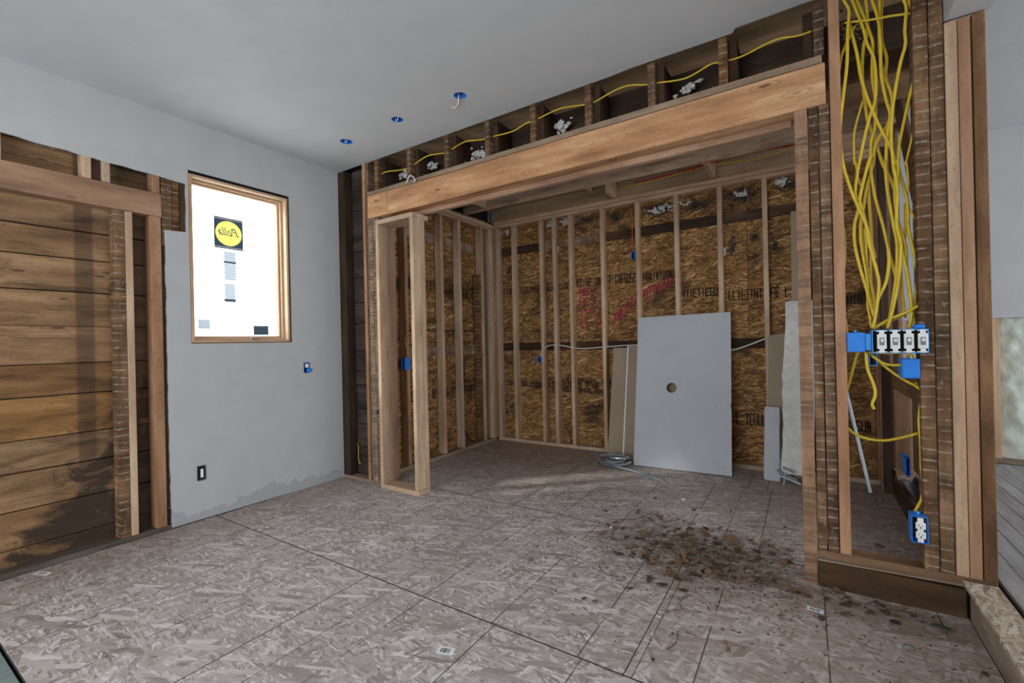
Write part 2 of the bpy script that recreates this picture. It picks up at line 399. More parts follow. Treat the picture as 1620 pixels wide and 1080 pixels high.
def tag(o, label, cat, group=None):
    o['label'] = label; o['category'] = cat
    if group: o['group'] = group
    return o
def reparent(children, root):
    "children were built in world coordinates; keep them there under a root that has its own location"
    for c in children:
        c.parent = root; c.location = Vector(c.location) - Vector(root.location)
def thing(name, loc, label, cat, parts, group=None):
    r = empty(name, loc); tag(r, label, cat, group); reparent(parts, r); return r
def smoothline(pts, n=5):
    P = [Vector(p) for p in pts]
    if len(P) < 3: return P
    out = []
    for i in range(len(P)-1):
        p0 = P[max(i-1, 0)]; p1 = P[i]; p2 = P[i+1]; p3 = P[min(i+2, len(P)-1)]
        for k in range(n):
            t = k/n
            out.append(.5*((2*p1)+(-p0+p2)*t+(2*p0-5*p1+4*p2-p3)*t*t+(-p0+3*p1-3*p2+p3)*t**3))
    out.append(P[-1]); return out
def tube(bm, pts, r, seg=6, n=4, flat=1.0, mi=0):
    P = smoothline(pts, n); rings = []
    up = Vector((.13, -1, .21)).normalized()
    for i, p in enumerate(P):
        d = (P[min(i+1, len(P)-1)]-P[max(i-1, 0)])
        if d.length < 1e-7: d = Vector((0, 0, 1))
        d.normalize(); a = d.cross(up)
        if a.length < .05: a = d.cross(Vector((1, 0, 0)))
        a.normalize(); b_ = d.cross(a).normalized()
        rings.append([bm.verts.new(p+a*r*math.cos(2*PI*k/seg)+b_*r*flat*math.sin(2*PI*k/seg)) for k in range(seg)])
    for i in range(len(rings)-1):
        for k in range(seg):
            fc = bm.faces.new((rings[i][k], rings[i][(k+1) % seg], rings[i+1][(k+1) % seg], rings[i+1][k])); fc.material_index = mi; fc.smooth = True
    bm.faces.new(rings[0]).material_index = mi; bm.faces.new(rings[-1][::-1]).material_index = mi
def cable(name, pts, r, mat, parent=None, n=4, seg=6, flat=.6):
    bm = newbm(); tube(bm, pts, r, seg, n, flat); return finish(name, bm, mat, parent, fixn=True)
def ring_pts(cx, cy, r, n, a0=0): return [(cx+r*math.cos(a0+2*PI*k/n), cy+r*math.sin(a0+2*PI*k/n)) for k in range(n)]
def slab(name, mat, parent, outline, holes, to3, thick, side=1):
    "flat sheet with holes: outline and holes in 2D, to3 maps (u, v, depth) to 3D"
    bm = newbm(); gl = bm.verts.layers.float_vector['grain']
    loops = [outline]+holes; front = []; back = []
    def lay(d):
        es = []; vv = []
        for lp in loops:
            l = [bm.verts.new(to3(u, v, d)) for u, v in lp]
            for q, (u, v) in zip(l, lp): q[gl] = (u, v, d)
            vv.append(l)
            for i in range(len(l)): es.append(bm.edges.new((l[i], l[(i+1) % len(l)])))
        bmesh.ops.triangle_fill(bm, use_beauty=True, use_dissolve=False, edges=es)
        return vv
    a = lay(0); b_ = lay(thick)
    for l0, l1 in zip(a, b_):
        for i in range(len(l0)):
            j = (i+1) % len(l0); bm.faces.new((l0[i], l0[j], l1[j], l1[i]))
    return finish(name, bm, mat, parent, fixn=True)
def film(name, mat, loops, to3):
    "single-layer flat film, first loop the outline, the others holes"
    bm = newbm(); es = []
    for lp in loops:
        l = [bm.verts.new(to3(u, v, 0)) for u, v in lp]
        for i in range(len(l)): es.append(bm.edges.new((l[i], l[(i+1) % len(l)])))
    bmesh.ops.triangle_fill(bm, use_beauty=True, use_dissolve=False, edges=es)
    return finish(name, bm, mat)
def jag(pts, amp, step):
    "roughen a polyline (list of 2D points)"
    out = []
    for i in range(len(pts)-1):
        (x0, y0), (x1, y1) = pts[i], pts[i+1]; L = math.hypot(x1-x0, y1-y0); n = max(1, int(L/step))
        for k in range(n):
            t = k/n; out.append((x0+(x1-x0)*t+(R.uniform(-amp, amp) if k else 0), y0+(y1-y0)*t+(R.uniform(-amp, amp) if k else 0)))
    out.append(pts[-1]); return out
def strokes(bm, lines, w, to3, mi=0, wob=.0):
    "flat ribbons following 2D polylines"
    for ln in lines:
        P = [Vector((a, b_)) for a, b_ in ln]
        for i in range(len(P)-1):
            a, b_ = P[i], P[i+1]; d = (b_-a)
            if d.length == 0: continue
            d.normalize(); nrm = Vector((-d.y, d.x))*w/2; e = d*w*.35
            q = [a-nrm-e, b_-nrm+e, b_+nrm+e, a+nrm-e]
            h = R.uniform(0, .0004)
            fc = bm.faces.new([bm.verts.new(to3(p.x, p.y, h)) for p in q]); fc.material_index = mi
def shards(bm, c, rad, n, size, mi=0, flatz=1.0):
    c = Vector(c)
    for _ in range(n):
        v = Vector((R.gauss(0, .42), R.gauss(0, .42), R.gauss(0, .42)))
        p = c+Vector((v.x*rad[0], v.y*rad[1], v.z*rad[2]))
        a = Vector((R.uniform(-1, 1), R.uniform(-1, 1), R.uniform(-1, 1)*flatz)).normalized(); b_ = a.cross(Vector((R.uniform(-1, 1), R.uniform(-1, 1), R.uniform(-1, 1)))).normalized()
        s_ = size*R.uniform(.5, 1.4); t_ = s_*R.uniform(.15, .5)
        q = [p-a*s_, p+b_*t_, p+a*s_, p-b_*t_*.6]
        fc = bm.faces.new([bm.verts.new(x) for x in q]); fc.material_index = mi

def lumps(bm, c, rad, n, size, mi=0):
    "soft tufts: overlapping noisy blobs"
    for _ in range(n):
        p = Vector((c[0]+R.gauss(0, .45)*rad[0], c[1]+R.gauss(0, .45)*rad[1], c[2]+R.gauss(0, .45)*rad[2])); s_ = size*R.uniform(.5, 1.4)
        r = bmesh.ops.create_icosphere(bm, subdivisions=2, radius=s_); k = Vector((R.uniform(.6, 1.7), R.uniform(.4, .8), R.uniform(.5, 1.2)))
        for v in r['verts']:
            q = v.co.copy(); f_ = 1+.9*mnoise.noise(q*70+p*31)
            v.co = Vector((q.x*k.x*f_, q.y*k.y*f_, q.z*k.z*f_))+p
            for fc in v.link_faces: fc.material_index = mi; fc.smooth = True

CABLES = [
[(3.747,0.000,2.803),(3.752,0.002,2.759),(3.771,0.002,2.701),(3.764,0.001,2.612),(3.758,-0.001,2.457),(3.744,-0.002,2.333),(3.731,-0.002,2.224),(3.726,0.000,2.126),(3.733,0.002,2.010),(3.756,0.002,1.894),(3.788,0.001,1.781),(3.814,-0.001,1.699),(3.823,-0.002,1.614),(3.848,-0.002,1.486),(3.855,0.000,1.417),(3.842,0.002,1.293),(3.830,0.002,1.223)],
[(3.781,0.027,2.805),(3.785,0.026,2.760),(3.822,0.024,2.616),(3.834,0.023,2.540),(3.858,0.024,2.462),(3.864,0.025,2.363),(3.860,0.027,2.267),(3.837,0.027,2.191),(3.812,0.026,2.077),(3.796,0.024,1.988),(3.793,0.023,1.977),(3.780,0.024,1.859),(3.796,0.025,1.814),(3.817,0.027,1.704),(3.847,0.027,1.546)],
[(3.799,0.050,2.811),(3.804,0.049,2.766),(3.831,0.049,2.669),(3.852,0.050,2.584),(3.859,0.052,2.532),(3.854,0.052,2.394),(3.863,0.052,2.291),(3.860,0.050,2.158),(3.845,0.049,2.091),(3.840,0.049,1.986),(3.843,0.050,1.939),(3.855,0.052,1.831),(3.880,0.052,1.700),(3.899,0.052,1.578),(3.918,0.050,1.471),(3.925,0.049,1.401),(3.899,0.049,1.292),(3.892,0.050,1.221)],
[(3.838,0.074,2.810),(3.840,0.075,2.767),(3.845,0.077,2.673),(3.841,0.078,2.603),(3.828,0.077,2.558),(3.820,0.075,2.437),(3.826,0.074,2.313),(3.836,0.074,2.202),(3.857,0.075,2.119),(3.888,0.077,1.984),(3.914,0.078,1.910),(3.934,0.077,1.822),(3.935,0.075,1.737)],
[(3.770,0.030,2.697),(3.775,0.031,2.646),(3.798,0.030,2.508),(3.812,0.029,2.382),(3.843,0.027,2.245),(3.879,0.027,2.130),(3.910,0.028,2.046),(3.927,0.030,1.960),(3.936,0.031,1.974),(3.930,0.030,1.811),(3.930,0.029,1.673),(3.948,0.027,1.534),(3.962,0.027,1.430),(3.970,0.028,1.287),(3.958,0.030,1.219)],
[(3.854,0.034,2.777),(3.858,0.032,2.732),(3.878,0.031,2.632),(3.884,0.030,2.512),(3.884,0.032,2.387),(3.899,0.033,2.265),(3.913,0.034,2.185),(3.901,0.034,2.106),(3.893,0.032,1.969),(3.891,0.031,1.985),(3.896,0.030,1.852),(3.915,0.032,1.690),(3.926,0.033,1.592),(3.918,0.034,1.435),(3.897,0.034,1.278)],
[(3.889,0.056,2.776),(3.888,0.056,2.734),(3.884,0.057,2.526),(3.893,0.058,2.404),(3.919,0.059,2.305),(3.923,0.059,2.248),(3.911,0.058,2.168),(3.882,0.056,2.119),(3.859,0.056,2.068),(3.850,0.057,1.986),(3.823,0.058,1.874),(3.810,0.059,1.784),(3.800,0.059,1.721),(3.811,0.058,1.554),(3.836,0.056,1.409),(3.845,0.056,1.295)],
[(3.900,0.082,2.787),(3.899,0.083,2.746),(3.895,0.085,2.664),(3.896,0.085,2.557),(3.911,0.083,2.474),(3.906,0.082,2.390),(3.921,0.081,2.314)],
[(3.962,0.016,2.718),(3.967,0.016,2.675),(3.974,0.015,2.631),(3.967,0.013,2.539),(3.968,0.012,2.477),(3.951,0.013,2.409),(3.934,0.015,2.314),(3.919,0.016,2.203),(3.912,0.016,2.082),(3.917,0.015,1.957),(3.917,0.013,1.945),(3.928,0.012,1.840),(3.923,0.013,1.685),(3.937,0.015,1.588),(3.924,0.016,1.426),(3.900,0.016,1.291),(3.883,0.015,1.221)],
[(3.984,0.040,2.724),(3.986,0.039,2.681),(4.002,0.038,2.599),(4.003,0.038,2.505),(4.000,0.040,2.351),(3.984,0.041,2.263),(3.961,0.042,2.147),(3.943,0.040,2.049),(3.936,0.039,1.960),(3.928,0.038,1.930),(3.923,0.038,1.814),(3.932,0.040,1.709),(3.956,0.041,1.589),(3.957,0.042,1.494),(3.968,0.040,1.363),(3.974,0.039,1.287),(3.975,0.038,1.218)],
[(4.006,0.063,2.402),(4.014,0.063,2.304),(4.004,0.065,2.212),(3.995,0.066,2.106),(3.967,0.067,1.962),(3.969,0.066,1.977),(3.975,0.064,1.879),(3.968,0.063,1.784),(4.003,0.063,1.682),(4.009,0.065,1.573),(4.000,0.066,1.492),(4.011,0.067,1.416),(4.008,0.066,1.362),(3.976,0.064,1.316),(3.943,0.063,1.280),(3.867,0.063,1.233)],
[(3.797,0.090,2.671),(3.757,0.091,2.585),(3.738,0.092,2.526),(3.727,0.091,2.425)],
[(3.755,0.024,2.664),(3.778,0.023,2.658),(3.866,0.021,2.635),(3.920,0.020,2.626),(3.987,0.020,2.610)],
[(3.818,0.047,2.289),(3.793,0.045,2.196),(3.781,0.045,2.128),(3.781,0.046,1.999),(3.785,0.048,2.015),(3.794,0.049,1.927),(3.810,0.048,1.874)],
[(3.731,0.070,2.021),(3.729,0.071,1.786),(3.738,0.073,1.609),(3.726,0.074,1.449),(3.727,0.074,1.346),(3.726,0.072,1.304),(3.734,0.070,1.260),(3.738,0.070,1.201)],
[(3.844,0.019,2.020),(3.832,0.020,1.995),(3.802,0.020,1.868),(3.789,0.018,1.778),(3.774,0.017,1.716),(3.772,0.016,1.624),(3.790,0.017,1.509),(3.821,0.019,1.365),(3.836,0.020,1.280)],
[(3.795,0.031,1.723),(3.796,0.029,1.623),(3.808,0.027,1.515),(3.819,0.027,1.408),(3.815,0.028,1.338),(3.825,0.029,1.260)],
[(3.813,0.053,1.696),(3.819,0.052,1.553),(3.816,0.053,1.411),(3.823,0.054,1.282),(3.830,0.056,1.227)],
[(3.833,0.078,1.913),(3.835,0.079,1.820),(3.840,0.081,1.654),(3.834,0.081,1.483),(3.842,0.080,1.268)],
[(3.892,0.012,1.580),(3.893,0.013,1.511),(3.881,0.012,1.429),(3.852,0.010,1.355),(3.840,0.009,1.266)],
[(3.934,0.059,1.983),(3.963,0.057,1.825),(3.969,0.056,1.775),(3.970,0.056,1.672),(3.984,0.057,1.575),(3.998,0.059,1.451),(3.992,0.060,1.397),(3.979,0.059,1.267)],
[(3.965,0.081,1.789),(3.963,0.081,1.664),(3.945,0.082,1.542),(3.946,0.084,1.403),(3.957,0.085,1.269)],
[(3.782,0.086,1.127),(3.751,0.088,0.995),(3.729,0.088,0.906),(3.720,0.088,0.787),(3.740,0.086,0.738),(3.792,0.085,0.706),(3.865,0.085,0.699),(3.936,0.086,0.720),(3.995,0.088,0.746)],
[(3.813,0.020,1.115),(3.892,0.019,1.111),(3.944,0.018,1.114),(3.964,0.016,1.097),(3.954,0.016,1.066),(3.907,0.017,1.056),(3.864,0.019,1.066),(3.827,0.020,1.100)],
[(3.824,0.043,1.107),(3.893,0.042,1.030),(3.945,0.041,0.986),(3.986,0.042,0.957),(3.999,0.044,0.923),(3.989,0.045,0.814),(3.993,0.045,0.719),(3.993,0.043,0.611),(3.993,0.042,0.609),(3.996,0.041,0.488),(3.977,0.042,0.423),(3.964,0.044,0.392)],
[(3.980,0.066,0.975),(4.008,0.067,0.935),(4.006,0.069,0.784),(4.001,0.070,0.647),(4.005,0.070,0.570),(4.002,0.069,0.447),(3.991,0.067,0.384)],
[(3.803,0.000,1.115),(3.808,0.002,1.038),(3.828,0.002,0.969),(3.833,0.000,0.920),(3.821,-0.001,0.878),(3.829,-0.002,0.855)],
[(3.835,0.027,1.223),(3.896,0.026,1.266),(3.948,0.024,1.290),(3.995,0.023,1.321)],
]
HCABLE = [(0.492,0.050,2.658),(0.581,0.050,2.680),(0.794,0.050,2.653),(0.897,0.050,2.661),(1.060,0.050,2.699),(1.194,0.050,2.686),(1.278,0.050,2.680),(1.448,0.050,2.714),(1.602,0.050,2.688),(1.682,0.050,2.686),(1.873,0.050,2.675),(1.987,0.050,2.700),(2.068,0.050,2.703),(2.245,0.050,2.723),(2.406,0.050,2.699),(2.475,0.050,2.690),(2.615,0.050,2.721),(2.711,0.050,2.724),(2.813,0.050,2.695),(2.879,0.050,2.684),(3.036,0.050,2.658),(3.162,0.050,2.690),(3.213,0.050,2.685),(3.314,0.050,2.678),(3.471,0.050,2.707),(3.566,0.050,2.690),(3.626,0.050,2.691)]

# ------------------------------------------------------------ the setting
HC = 2.786
# floor: strand-board sheets laid in rows, edge joints showing
floor = struct('floor', (0, 0, 0), 'dusty strand-board subfloor with printed nailing lines')
rows = [(-2.225, -1.0725, [1.64], .16), (-1.068, .150, [.56, 3.0], .18), (.155, 1.37, [1.75], .07), (1.374, 2.06, [3.3], .23)]
for (y0, y1, js, off) in rows:
    xs = [-.02]+js+[4.122]
    for a, b_ in zip(xs[:-1], xs[1:]):
        bm = newbm(); box(bm, a+.0008, b_-.0008, y0, y1, -.019, 0, along=0, bev=.0012)
        nl = bm.verts.layers.float['nail_line']
        for v in bm.verts: v[nl] = v.co.x+off
        bm.normal_update()
        for fc in bm.faces:
            if abs(fc.normal.z) < .9: fc.material_index = 1
        finish('osb_panel', bm, [MT['floorosb'], MT['joint']], floor)
bm = newbm(); box(bm, -.4, 8.6, -4.7, 2.9, -.14, -.03)
finish('subfloor_deck', bm, MT['black'], floor)
slab2 = piece('threshold_slab', MT['greenslab'], floor, -.02, 4.12, -4.6, -2.235, -.03, -.004)
slab2['label'] = 'grey-green slab beyond the edge of the strand board'

# ceiling with three round holes for light boxes
ceiling = struct('ceiling', (0, 0, HC), 'painted drywall ceiling')
cans = [(.605, -.36, .047), (1.185, -.373, .041), (1.742, -.357, .042)]
o = slab('drywall_sheet', MT['ceil'], None, [(-.012, -4.7), (4.2, -4.7), (4.2, -.04), (3.3, -.036), (3.28, .0), (2.75, -.01), (2.6, 0), (0.0, .004), (-.012, .004)],
         [ring_pts(x, y, r, 24) for x, y, r in cans], lambda u, v, d: (u, v, HC+d), .013)
reparent([o], ceiling)
o = piece('drywall_sheet', MT['ceil'], None, 4.2, 8.5, -4.7, 2.6, HC, HC+.013); reparent([o], ceiling)

# left wall: old horizontal boards, framing, drywall cut back
wl = struct('wall_left', (0, 0, 0), 'left outside wall of old boards, studs and painted drywall')
zs = [0.0, .125, .330, .537, .712, .948, 1.132, 1.352, 1.560, 1.756, 1.925, 2.12, 2.30, 2.52, 2.70, 2.9]
for a, b_ in zip(zs[:-1], zs[1:]):
    g_ = R.uniform(.003, .006)
    segs = [(-4.6, -1.25, a, b_)]
    for (y0, y1, z0, z1) in segs:
        slant('sheathing_board', MT['board'], wl, (-.112, y0, z0+g_/2), (R.uniform(-.004, .004), y1-y0, R.uniform(-.003, .003)), (.022, 0, 0), (0, 0, z1-z0-g_), along=0, jit=.0015, bev=.003)
# boards beyond the window opening
for a, b_ in zip(zs[:-1], zs[1:]):
    if b_ <= 1.24 or a >= 2.44: slant('sheathing_board', MT['board'], wl, (-.112, -1.245, a+.002), (0, 1.25, 0), (.022, 0, 0), (0, 0, b_-a-.004), along=0)
    else: slant('sheathing_board', MT['board'], wl, (-.112, -.46, a+.002), (0, .47, 0), (.022, 0, 0), (0, 0, b_-a-.004), along=0)
# block closing the wall around the window between board courses
for (z0, z1) in ((1.132, 1.235), (2.447, 2.52)):
    piece('sheathing_filler', MT['boardgrey'], wl, -.124, -.113, -1.25, -.46, z0, z1)
FT = 'dark sheet added behind the boards to keep light out'
o = slab('light_block_sheet', MT['black'], wl, [(-4.65, -.05), (0.118, -.05), (0.118, 2.95), (-4.65, 2.95)], [[(-1.2, 1.25), (-.48, 1.25), (-.48, 2.437), (-1.2, 2.437)]], lambda u, v, d: (-.128-d, u, v), .05)  # backing sheet added behind the boards, stretched past the corner to stop light
o['label'] = FT
X0, X1 = -.089, -.001
def lstud(name, mat, y0, y1, z0, z1, x1=X1, **kw): return piece(name, MT[mat], wl, X0, x1, y0, y1, z0, z1, **kw)
piece('bottom_plate', MT['dustydark'], wl, X0, -.002, -4.6, -1.0, .001, .034)
lstud('stud', 'oldmark', -1.615, -1.562, .035, 2.078, -.002)
lstud('stud', 'new', -1.560, -1.522, .035, 2.078)
lstud('stud', 'newred', -1.430, -1.372, .035, 2.078, .004)
lstud('header_board', 'newred', -3.4, -1.366, 2.080, 2.232, .002)
lstud('stud', 'new', -1.755, -1.715, 2.234, 2.60)
lstud('stud', 'new', -1.665, -1.627, 2.234, 2.60)
lstud('block', 'old', -1.715, -1.665, 2.234, 2.60, -.03)
lstud('stud', 'newred', -1.412, -1.372, 2.234, 2.60)
lstud('stud', 'new', -2.115, -2.078, 2.234, 2.60)
lstud('stud', 'oldmark', -1.365, -1.305, 1.9, 2.60, -.004)
lstud('stud', 'oldmark', -1.302, -1.262, 1.9, 2.60, -.006)
lstud('stud', 'old', -1.258, -1.212, 1.9, 2.60, -.012)
for (y0, y1) in ((-1.365, -1.31), (-1.262, -1.212), (-.44, -.40), (-.06, -.012)): lstud('stud', 'old', y0, y1, .036, 1.9 if y1 < -1.2 else 2.60, -.013)
piece('top_plate', MT['old'], wl, X0, -.013, -4.6, -.012, 2.62, 2.70)
# drywall with the window hole and the cut edge
L1 = jag([(-4.6, 2.385), (-2.08, 2.378), (-1.7, 2.362), (-1.225, 2.342)], .004, .06)
L2 = jag([(-1.222, 2.34), (-1.224, 2.008), (-1.352, 2.0), (-1.348, 1.4), (-1.35, .7), (-1.345, .012)], .003, .05)
Y0, Y1_, Z0, Z1 = -1.207, -.474, 1.238, 2.446
sl = slab('drywall_sheet', MT['wall'], wl, [(-4.6, 2.79), ]+L1+L2+[(-1.345, .010), (-.6, .004), (-.004, -.012), (-.002, 2.79)],
     [[(Y0, Z0), (Y1_, Z0), (Y1_, Z1), (Y0, Z1)],
      [(-.378, .975), (-.318, .975), (-.318, 1.064), (-.378, 1.064)],
      [(-1.193, .277), (-1.133, .277), (-1.133, .383), (-1.193, .383)]], lambda u, v, d: (-d, u, v), .0125)
sl['label'] = 'painted drywall sheet with a window opening'
bm = newbm(); box(bm, -.0125, .0005, -.007, -.001, .0, 2.78); finish('corner_bead', bm, MT['core'], wl)
# drywall crumbs along the raw edge
bm = newbm()
for _ in range(120):
    t = R.random(); shards(bm, (-.004, -1.352+R.uniform(-.004, .004), .05+1.9*t), (.004, .004, .01), 1, .004)
for _ in range(50): shards(bm, (-.004, R.uniform(-2.1, -1.25), 2.36), (.004, .01, .006), 1, .004)
e_ = finish('edge_crumbs', bm, MT['core'], wl); e_['kind'] = 'stuff'

# window_1: wood frame, sash, pane
wn = struct('window_1', (0, -.84, 1.238), 'pine casement window with stickers still on the glass')
def wp(name, mat, *a, **kw):
    o = piece(name, MT[mat], None, *a, **kw); reparent([o], wn); return o
dark = .010
ya, yb, za, zb = -1.203, -.490, 1.243, 2.424
wp('jamb', 'winwood', -.118, .002, yb-.018, yb, za, zb)
wp('jamb', 'winwood', -.118, .002, ya, ya+.018, za, zb)
wp('head_jamb', 'winwood', -.118, .002, ya+.019, yb-.019, zb-.018, zb)
wp('sill', 'winwood', -.118, .004, ya+.019, yb-.019, za, za+.018)
# stepped stops
for i, (xx0, xx1, t) in enumerate(((-.118, -.05, .034), (-.118, -.075, .048))):
    s = i*.0005
    wp('stop', 'winwood', xx0+s, xx1, yb-t, yb-(.0185 if i == 0 else .0345), za+.02, zb-.02)
    wp('stop', 'winwood', xx0+s, xx1, ya+(.0185 if i == 0 else .0345), ya+t, za+.02, zb-.02)
    wp('stop', 'winwood', xx0+s, xx1, ya+t+.001, yb-t-.001, zb-t, zb-(.0185 if i == 0 else .0345))
    wp('stop', 'winwood', xx0+s, xx1, ya+t+.001, yb-t-.001, za+(.0185 if i == 0 else .0345), za+t)
GY0, GY1, GZ0, GZ1 = ya+.052, yb-.052, za+.052, zb-.052
gl_ = wp('pane', 'glass', -.104, -.100, GY0-.006, GY1+.006, GZ0-.006, GZ1+.006)
# black strip standing in for the shade in the gap above the head
wp('gap_shade_strip', 'black', -.10, -.002, ya, yb+.014, zb+.004, zb+.010)
wp('operator_handle', 'greymetal', -.045, .0, -.80, -.74, za+.020, za+.032)

# stickers on the pane (each its own thing)
XS = -.0985
def panel_sticker(name, y0, y1, z0, z1, mat, label, deco):
    root = empty(name, (XS, (y0+y1)/2, z0)); tag(root, label, 'sticker')
    loops = [[(y0, z0), (y1, z0), (y1, z1), (y0, z1)]]
    if deco is brand: loops.append(ring_pts((y0+y1)/2, (z0+z1)/2, (y1-y0)*.455, 40))
    p = film('film', MT[mat], loops, lambda y, z, h: (XS, y, z))
    parts = [p]+deco(y0, y1, z0, z1); reparent(parts, root); return root
def to_pane(y, z, h): return (XS+.0009+h*.2, y, z)
def text_mesh(s, size, shear=0.0):
    cu = bpy.data.curves.new('lettering', 'FONT'); cu.body = s; cu.size = size; cu.shear = shear
    to = bpy.data.objects.new('lettering', cu); COL.objects.link(to)
    bpy.context.view_layer.update()
    me = bpy.data.meshes.new_from_object(to.evaluated_get(bpy.context.evaluated_depsgraph_get()))
    bpy.data.objects.remove(to); return me
def brand(y0, y1, z0, z1):
    out = []
    cy, cz, r = (y0+y1)/2, (z0+z1)/2, (y1-y0)*.455
    bm = newbm(); vs = [bm.verts.new((XS, a, b_)) for a, b_ in ring_pts(cy, cz, r, 40)]; bm.faces.new(vs)
    out.append(finish('yellow_disc', bm, MT['stk_yellow']))
    for zz in (z0+.012, z1-.012):
        bm = newbm(); strokes(bm, [[(y0+.005, zz), (y1-.005, zz)]], .005, to_pane)
        out.append(finish('pale_line', bm, MT['white']))
    # mirrored script lettering (the sticker faces outdoors)
    me = text_mesh('Pella', .088, .45)
    wx = max(v.co.x for v in me.vertices)
    for v in me.vertices:
        x, y = v.co.x, v.co.y; v.co = (XS+.0013, cy-(x-wx/2)*.86, cz-.018+y)
    me.materials.append(MT['stk_ink']); t = bpy.data.objects.new('lettering', me); COL.objects.link(t); out.append(t)
    bm = newbm(); strokes(bm, [[(cy-.085, cz+.006), (cy-.03, cz-.012)], [(cy-.03, cz-.012), (cy+.085, cz-.01)]], .003, lambda y, z, h: (XS+.0014, y, z))
    out.append(finish('underline', bm, MT['stk_ink'])); return out
def lines(n, heavy):
    def f_(y0, y1, z0, z1):
        bm = newbm(); H_ = z1-z0
        for i in range(n):
            z = z1-(i+.7)/n*H_*.95; a = y0+.006
            while a < y1-.008:
                l = R.uniform(.004, .02); strokes(bm, [[(a, z), (min(a+l, y1-.005), z)]], H_/n*.22, to_pane); a += l+.004
        for (t0, t1) in heavy: strokes(bm, [[(y0+.002, z0+H_*(t0+t1)/2), (y1-.002, z0+H_*(t0+t1)/2)]], H_*(t1-t0), to_pane)
        k = finish('print', bm, MT['stk_ink']); k['kind'] = 'stuff'; return [k]
    return f_
# glass coordinates of the stickers
panel_sticker('logo_sticker', -1.006, -.800, 1.954, 2.190, 'stk_dark', 'dark blue window sticker with a yellow disc and mirrored script', brand)
panel_sticker('spec_sticker', -.942, -.856, 1.712, 1.935, 'stk_paper', 'long pale text sticker just below the yellow disc sticker', lines(14, [(.60, .66)]))
panel_sticker('rating_sticker', -.942, -.865, 1.545, 1.690, 'stk_paper', 'lower pale text sticker in the middle of the window pane', lines(10, [(.08, .2)]))
panel_sticker('barcode_sticker', -1.125, -1.045, 1.345, 1.415, 'stk_paper', 'small white sticker low on the left of the window pane', lines(5, []))
panel_sticker('warning_sticker', -.735, -.615, 1.300, 1.375, 'stk_dark', 'dark grey sticker in the lower right corner of the window pane', lines(3, [(.75, .85)]))

# ------------------------------------------------------------ the old wall line with the big header (plane y = 0)
wm = struct('wall_middle', (0, 0, 0), 'opened-up old wall with studs, cripples and a big header')
def ms(name, mat, x0, x1, z0, z1, y0=0.0, y1=.089, **kw): return piece(name, MT[mat], wm, x0, x1, y0, y1, z0, z1, **kw)
# old boards closing the wall at its left end
zb_ = [0.02, .19, .275, .482, .618, .836, .96, 1.143, 1.401, 1.589, 1.823, 2.057, 2.174, 2.436, 2.62, 2.80]
for a, b_ in zip(zb_[:-1], zb_[1:]):
    slant('sheathing_board', MT['boardgrey'], wm, (-.02, .091, a+.003), (.36, 0, 0), (0, .02, 0), (0, 0, b_-a-.006), along=0, jit=.001)
o = piece('light_block_sheet', MT['black'], wm, -.127, .26, .1125, .117, -.03, 2.9)  # unseen sheet added so sky light does not show through the board gaps
ms('stud', 'old', .0, .085, .022, HC, .004)
ms('bottom_plate', 'plate', .0, .56, .0, .021, .0, .089)
ms('stud', 'newred', .338, .372, .022, HC, -.004)
ms('stud', 'oldmark2', .400, .455, .022, 2.292)
ms('stud', 'oldmark2', .458, .490, .64, 2.292)
ms('stud', 'oldmark2', .458, .490, .022, .60)
ms('stud', 'oldmark2', .493, .535, .022, 2.292, -.003)
ms('block', 'oldmark2', .374, .398, .022, HC, .01)
# header
hb = slant('header_beam', MT['header'], wm, (.655, -.012, 2.292), (3.02, 0, .006), (0, .10, 0), (0, 0, .196), along=0, bev=.004, jit=.002)
hb2 = slant('header_beam', MT['header'], wm, (.408, -.010, 2.293), (.244, 0, .0), (0, .098, 0), (0, 0, .196), along=0, bev=.004, jit=.002)
slant('plate', MT['plate'], wm, (.40, -.006, 2.492), (3.262, 0, .006), (0, .098, 0), (0, 0, .034), along=0, jit=.002)
# beam underside scab
piece('beam_scab', MT['newred'], wm, .66, 3.53, .091, .13, 2.262, 2.33)
cx_ = [.515, .905, 1.305, 1.692, 2.068, 2.465, 2.858, 3.236, 3.655]
for i, x in enumerate(cx_):
    ms('cripple_stud', 'oldmark', x-.024, x+.018, 2.534, HC, .004+R.uniform(0, .004), .092)
    ms('joist_end', 'old', x+.020 if x < 3.4 else x-.066, x+.060 if x < 3.4 else x-.026, 2.534, HC, .05, .30)
# right-hand post group
ms('post', 'postmark', 3.545, 3.598, .0, 2.298, -.008)
ms('stud', 'oldmark', 3.604, 3.640, .166, 2.298)
ms('stud', 'oldmark', 3.645, 3.686, .166, 2.298, -.002)
ms('stud', 'newred', 3.690, 3.732, .166, HC, -.006)
ms('stud', 'oldmark', 3.990, 4.038, .166, HC)
ms('stud', 'oldmark', 4.042, 4.088, .166, HC, .002)
ms('stud', 'new', 4.091, 4.130, .166, 2.512, -.004)
ms('stud', 'newred', 4.132, 4.170, .166, 2.512, -.006)
slant('end_board', MT['jamb'], wm, (4.174, -.010, .166), (.038, 0, 0), (0, .13, 0), (0, 0, 2.35), jit=.002)
slant('sole_plate', MT['mid'], wm, (3.602, .004, .122), (.612, -.01, .006), (0, .089, 0), (0, 0, .040), along=0)
slant('rim_board', MT['rim'], wm, (3.602, -.03, .0), (.516, 0, 0), (0, .034, 0), (0, .003, .120), along=0, bev=.004, jit=.002)
slant('rim_ledge', MT['plate'], wm, (3.602, -.028, .1205), (.508, 0, .012), (0, .034, 0), (0, 0, .006), along=0, jit=.001)
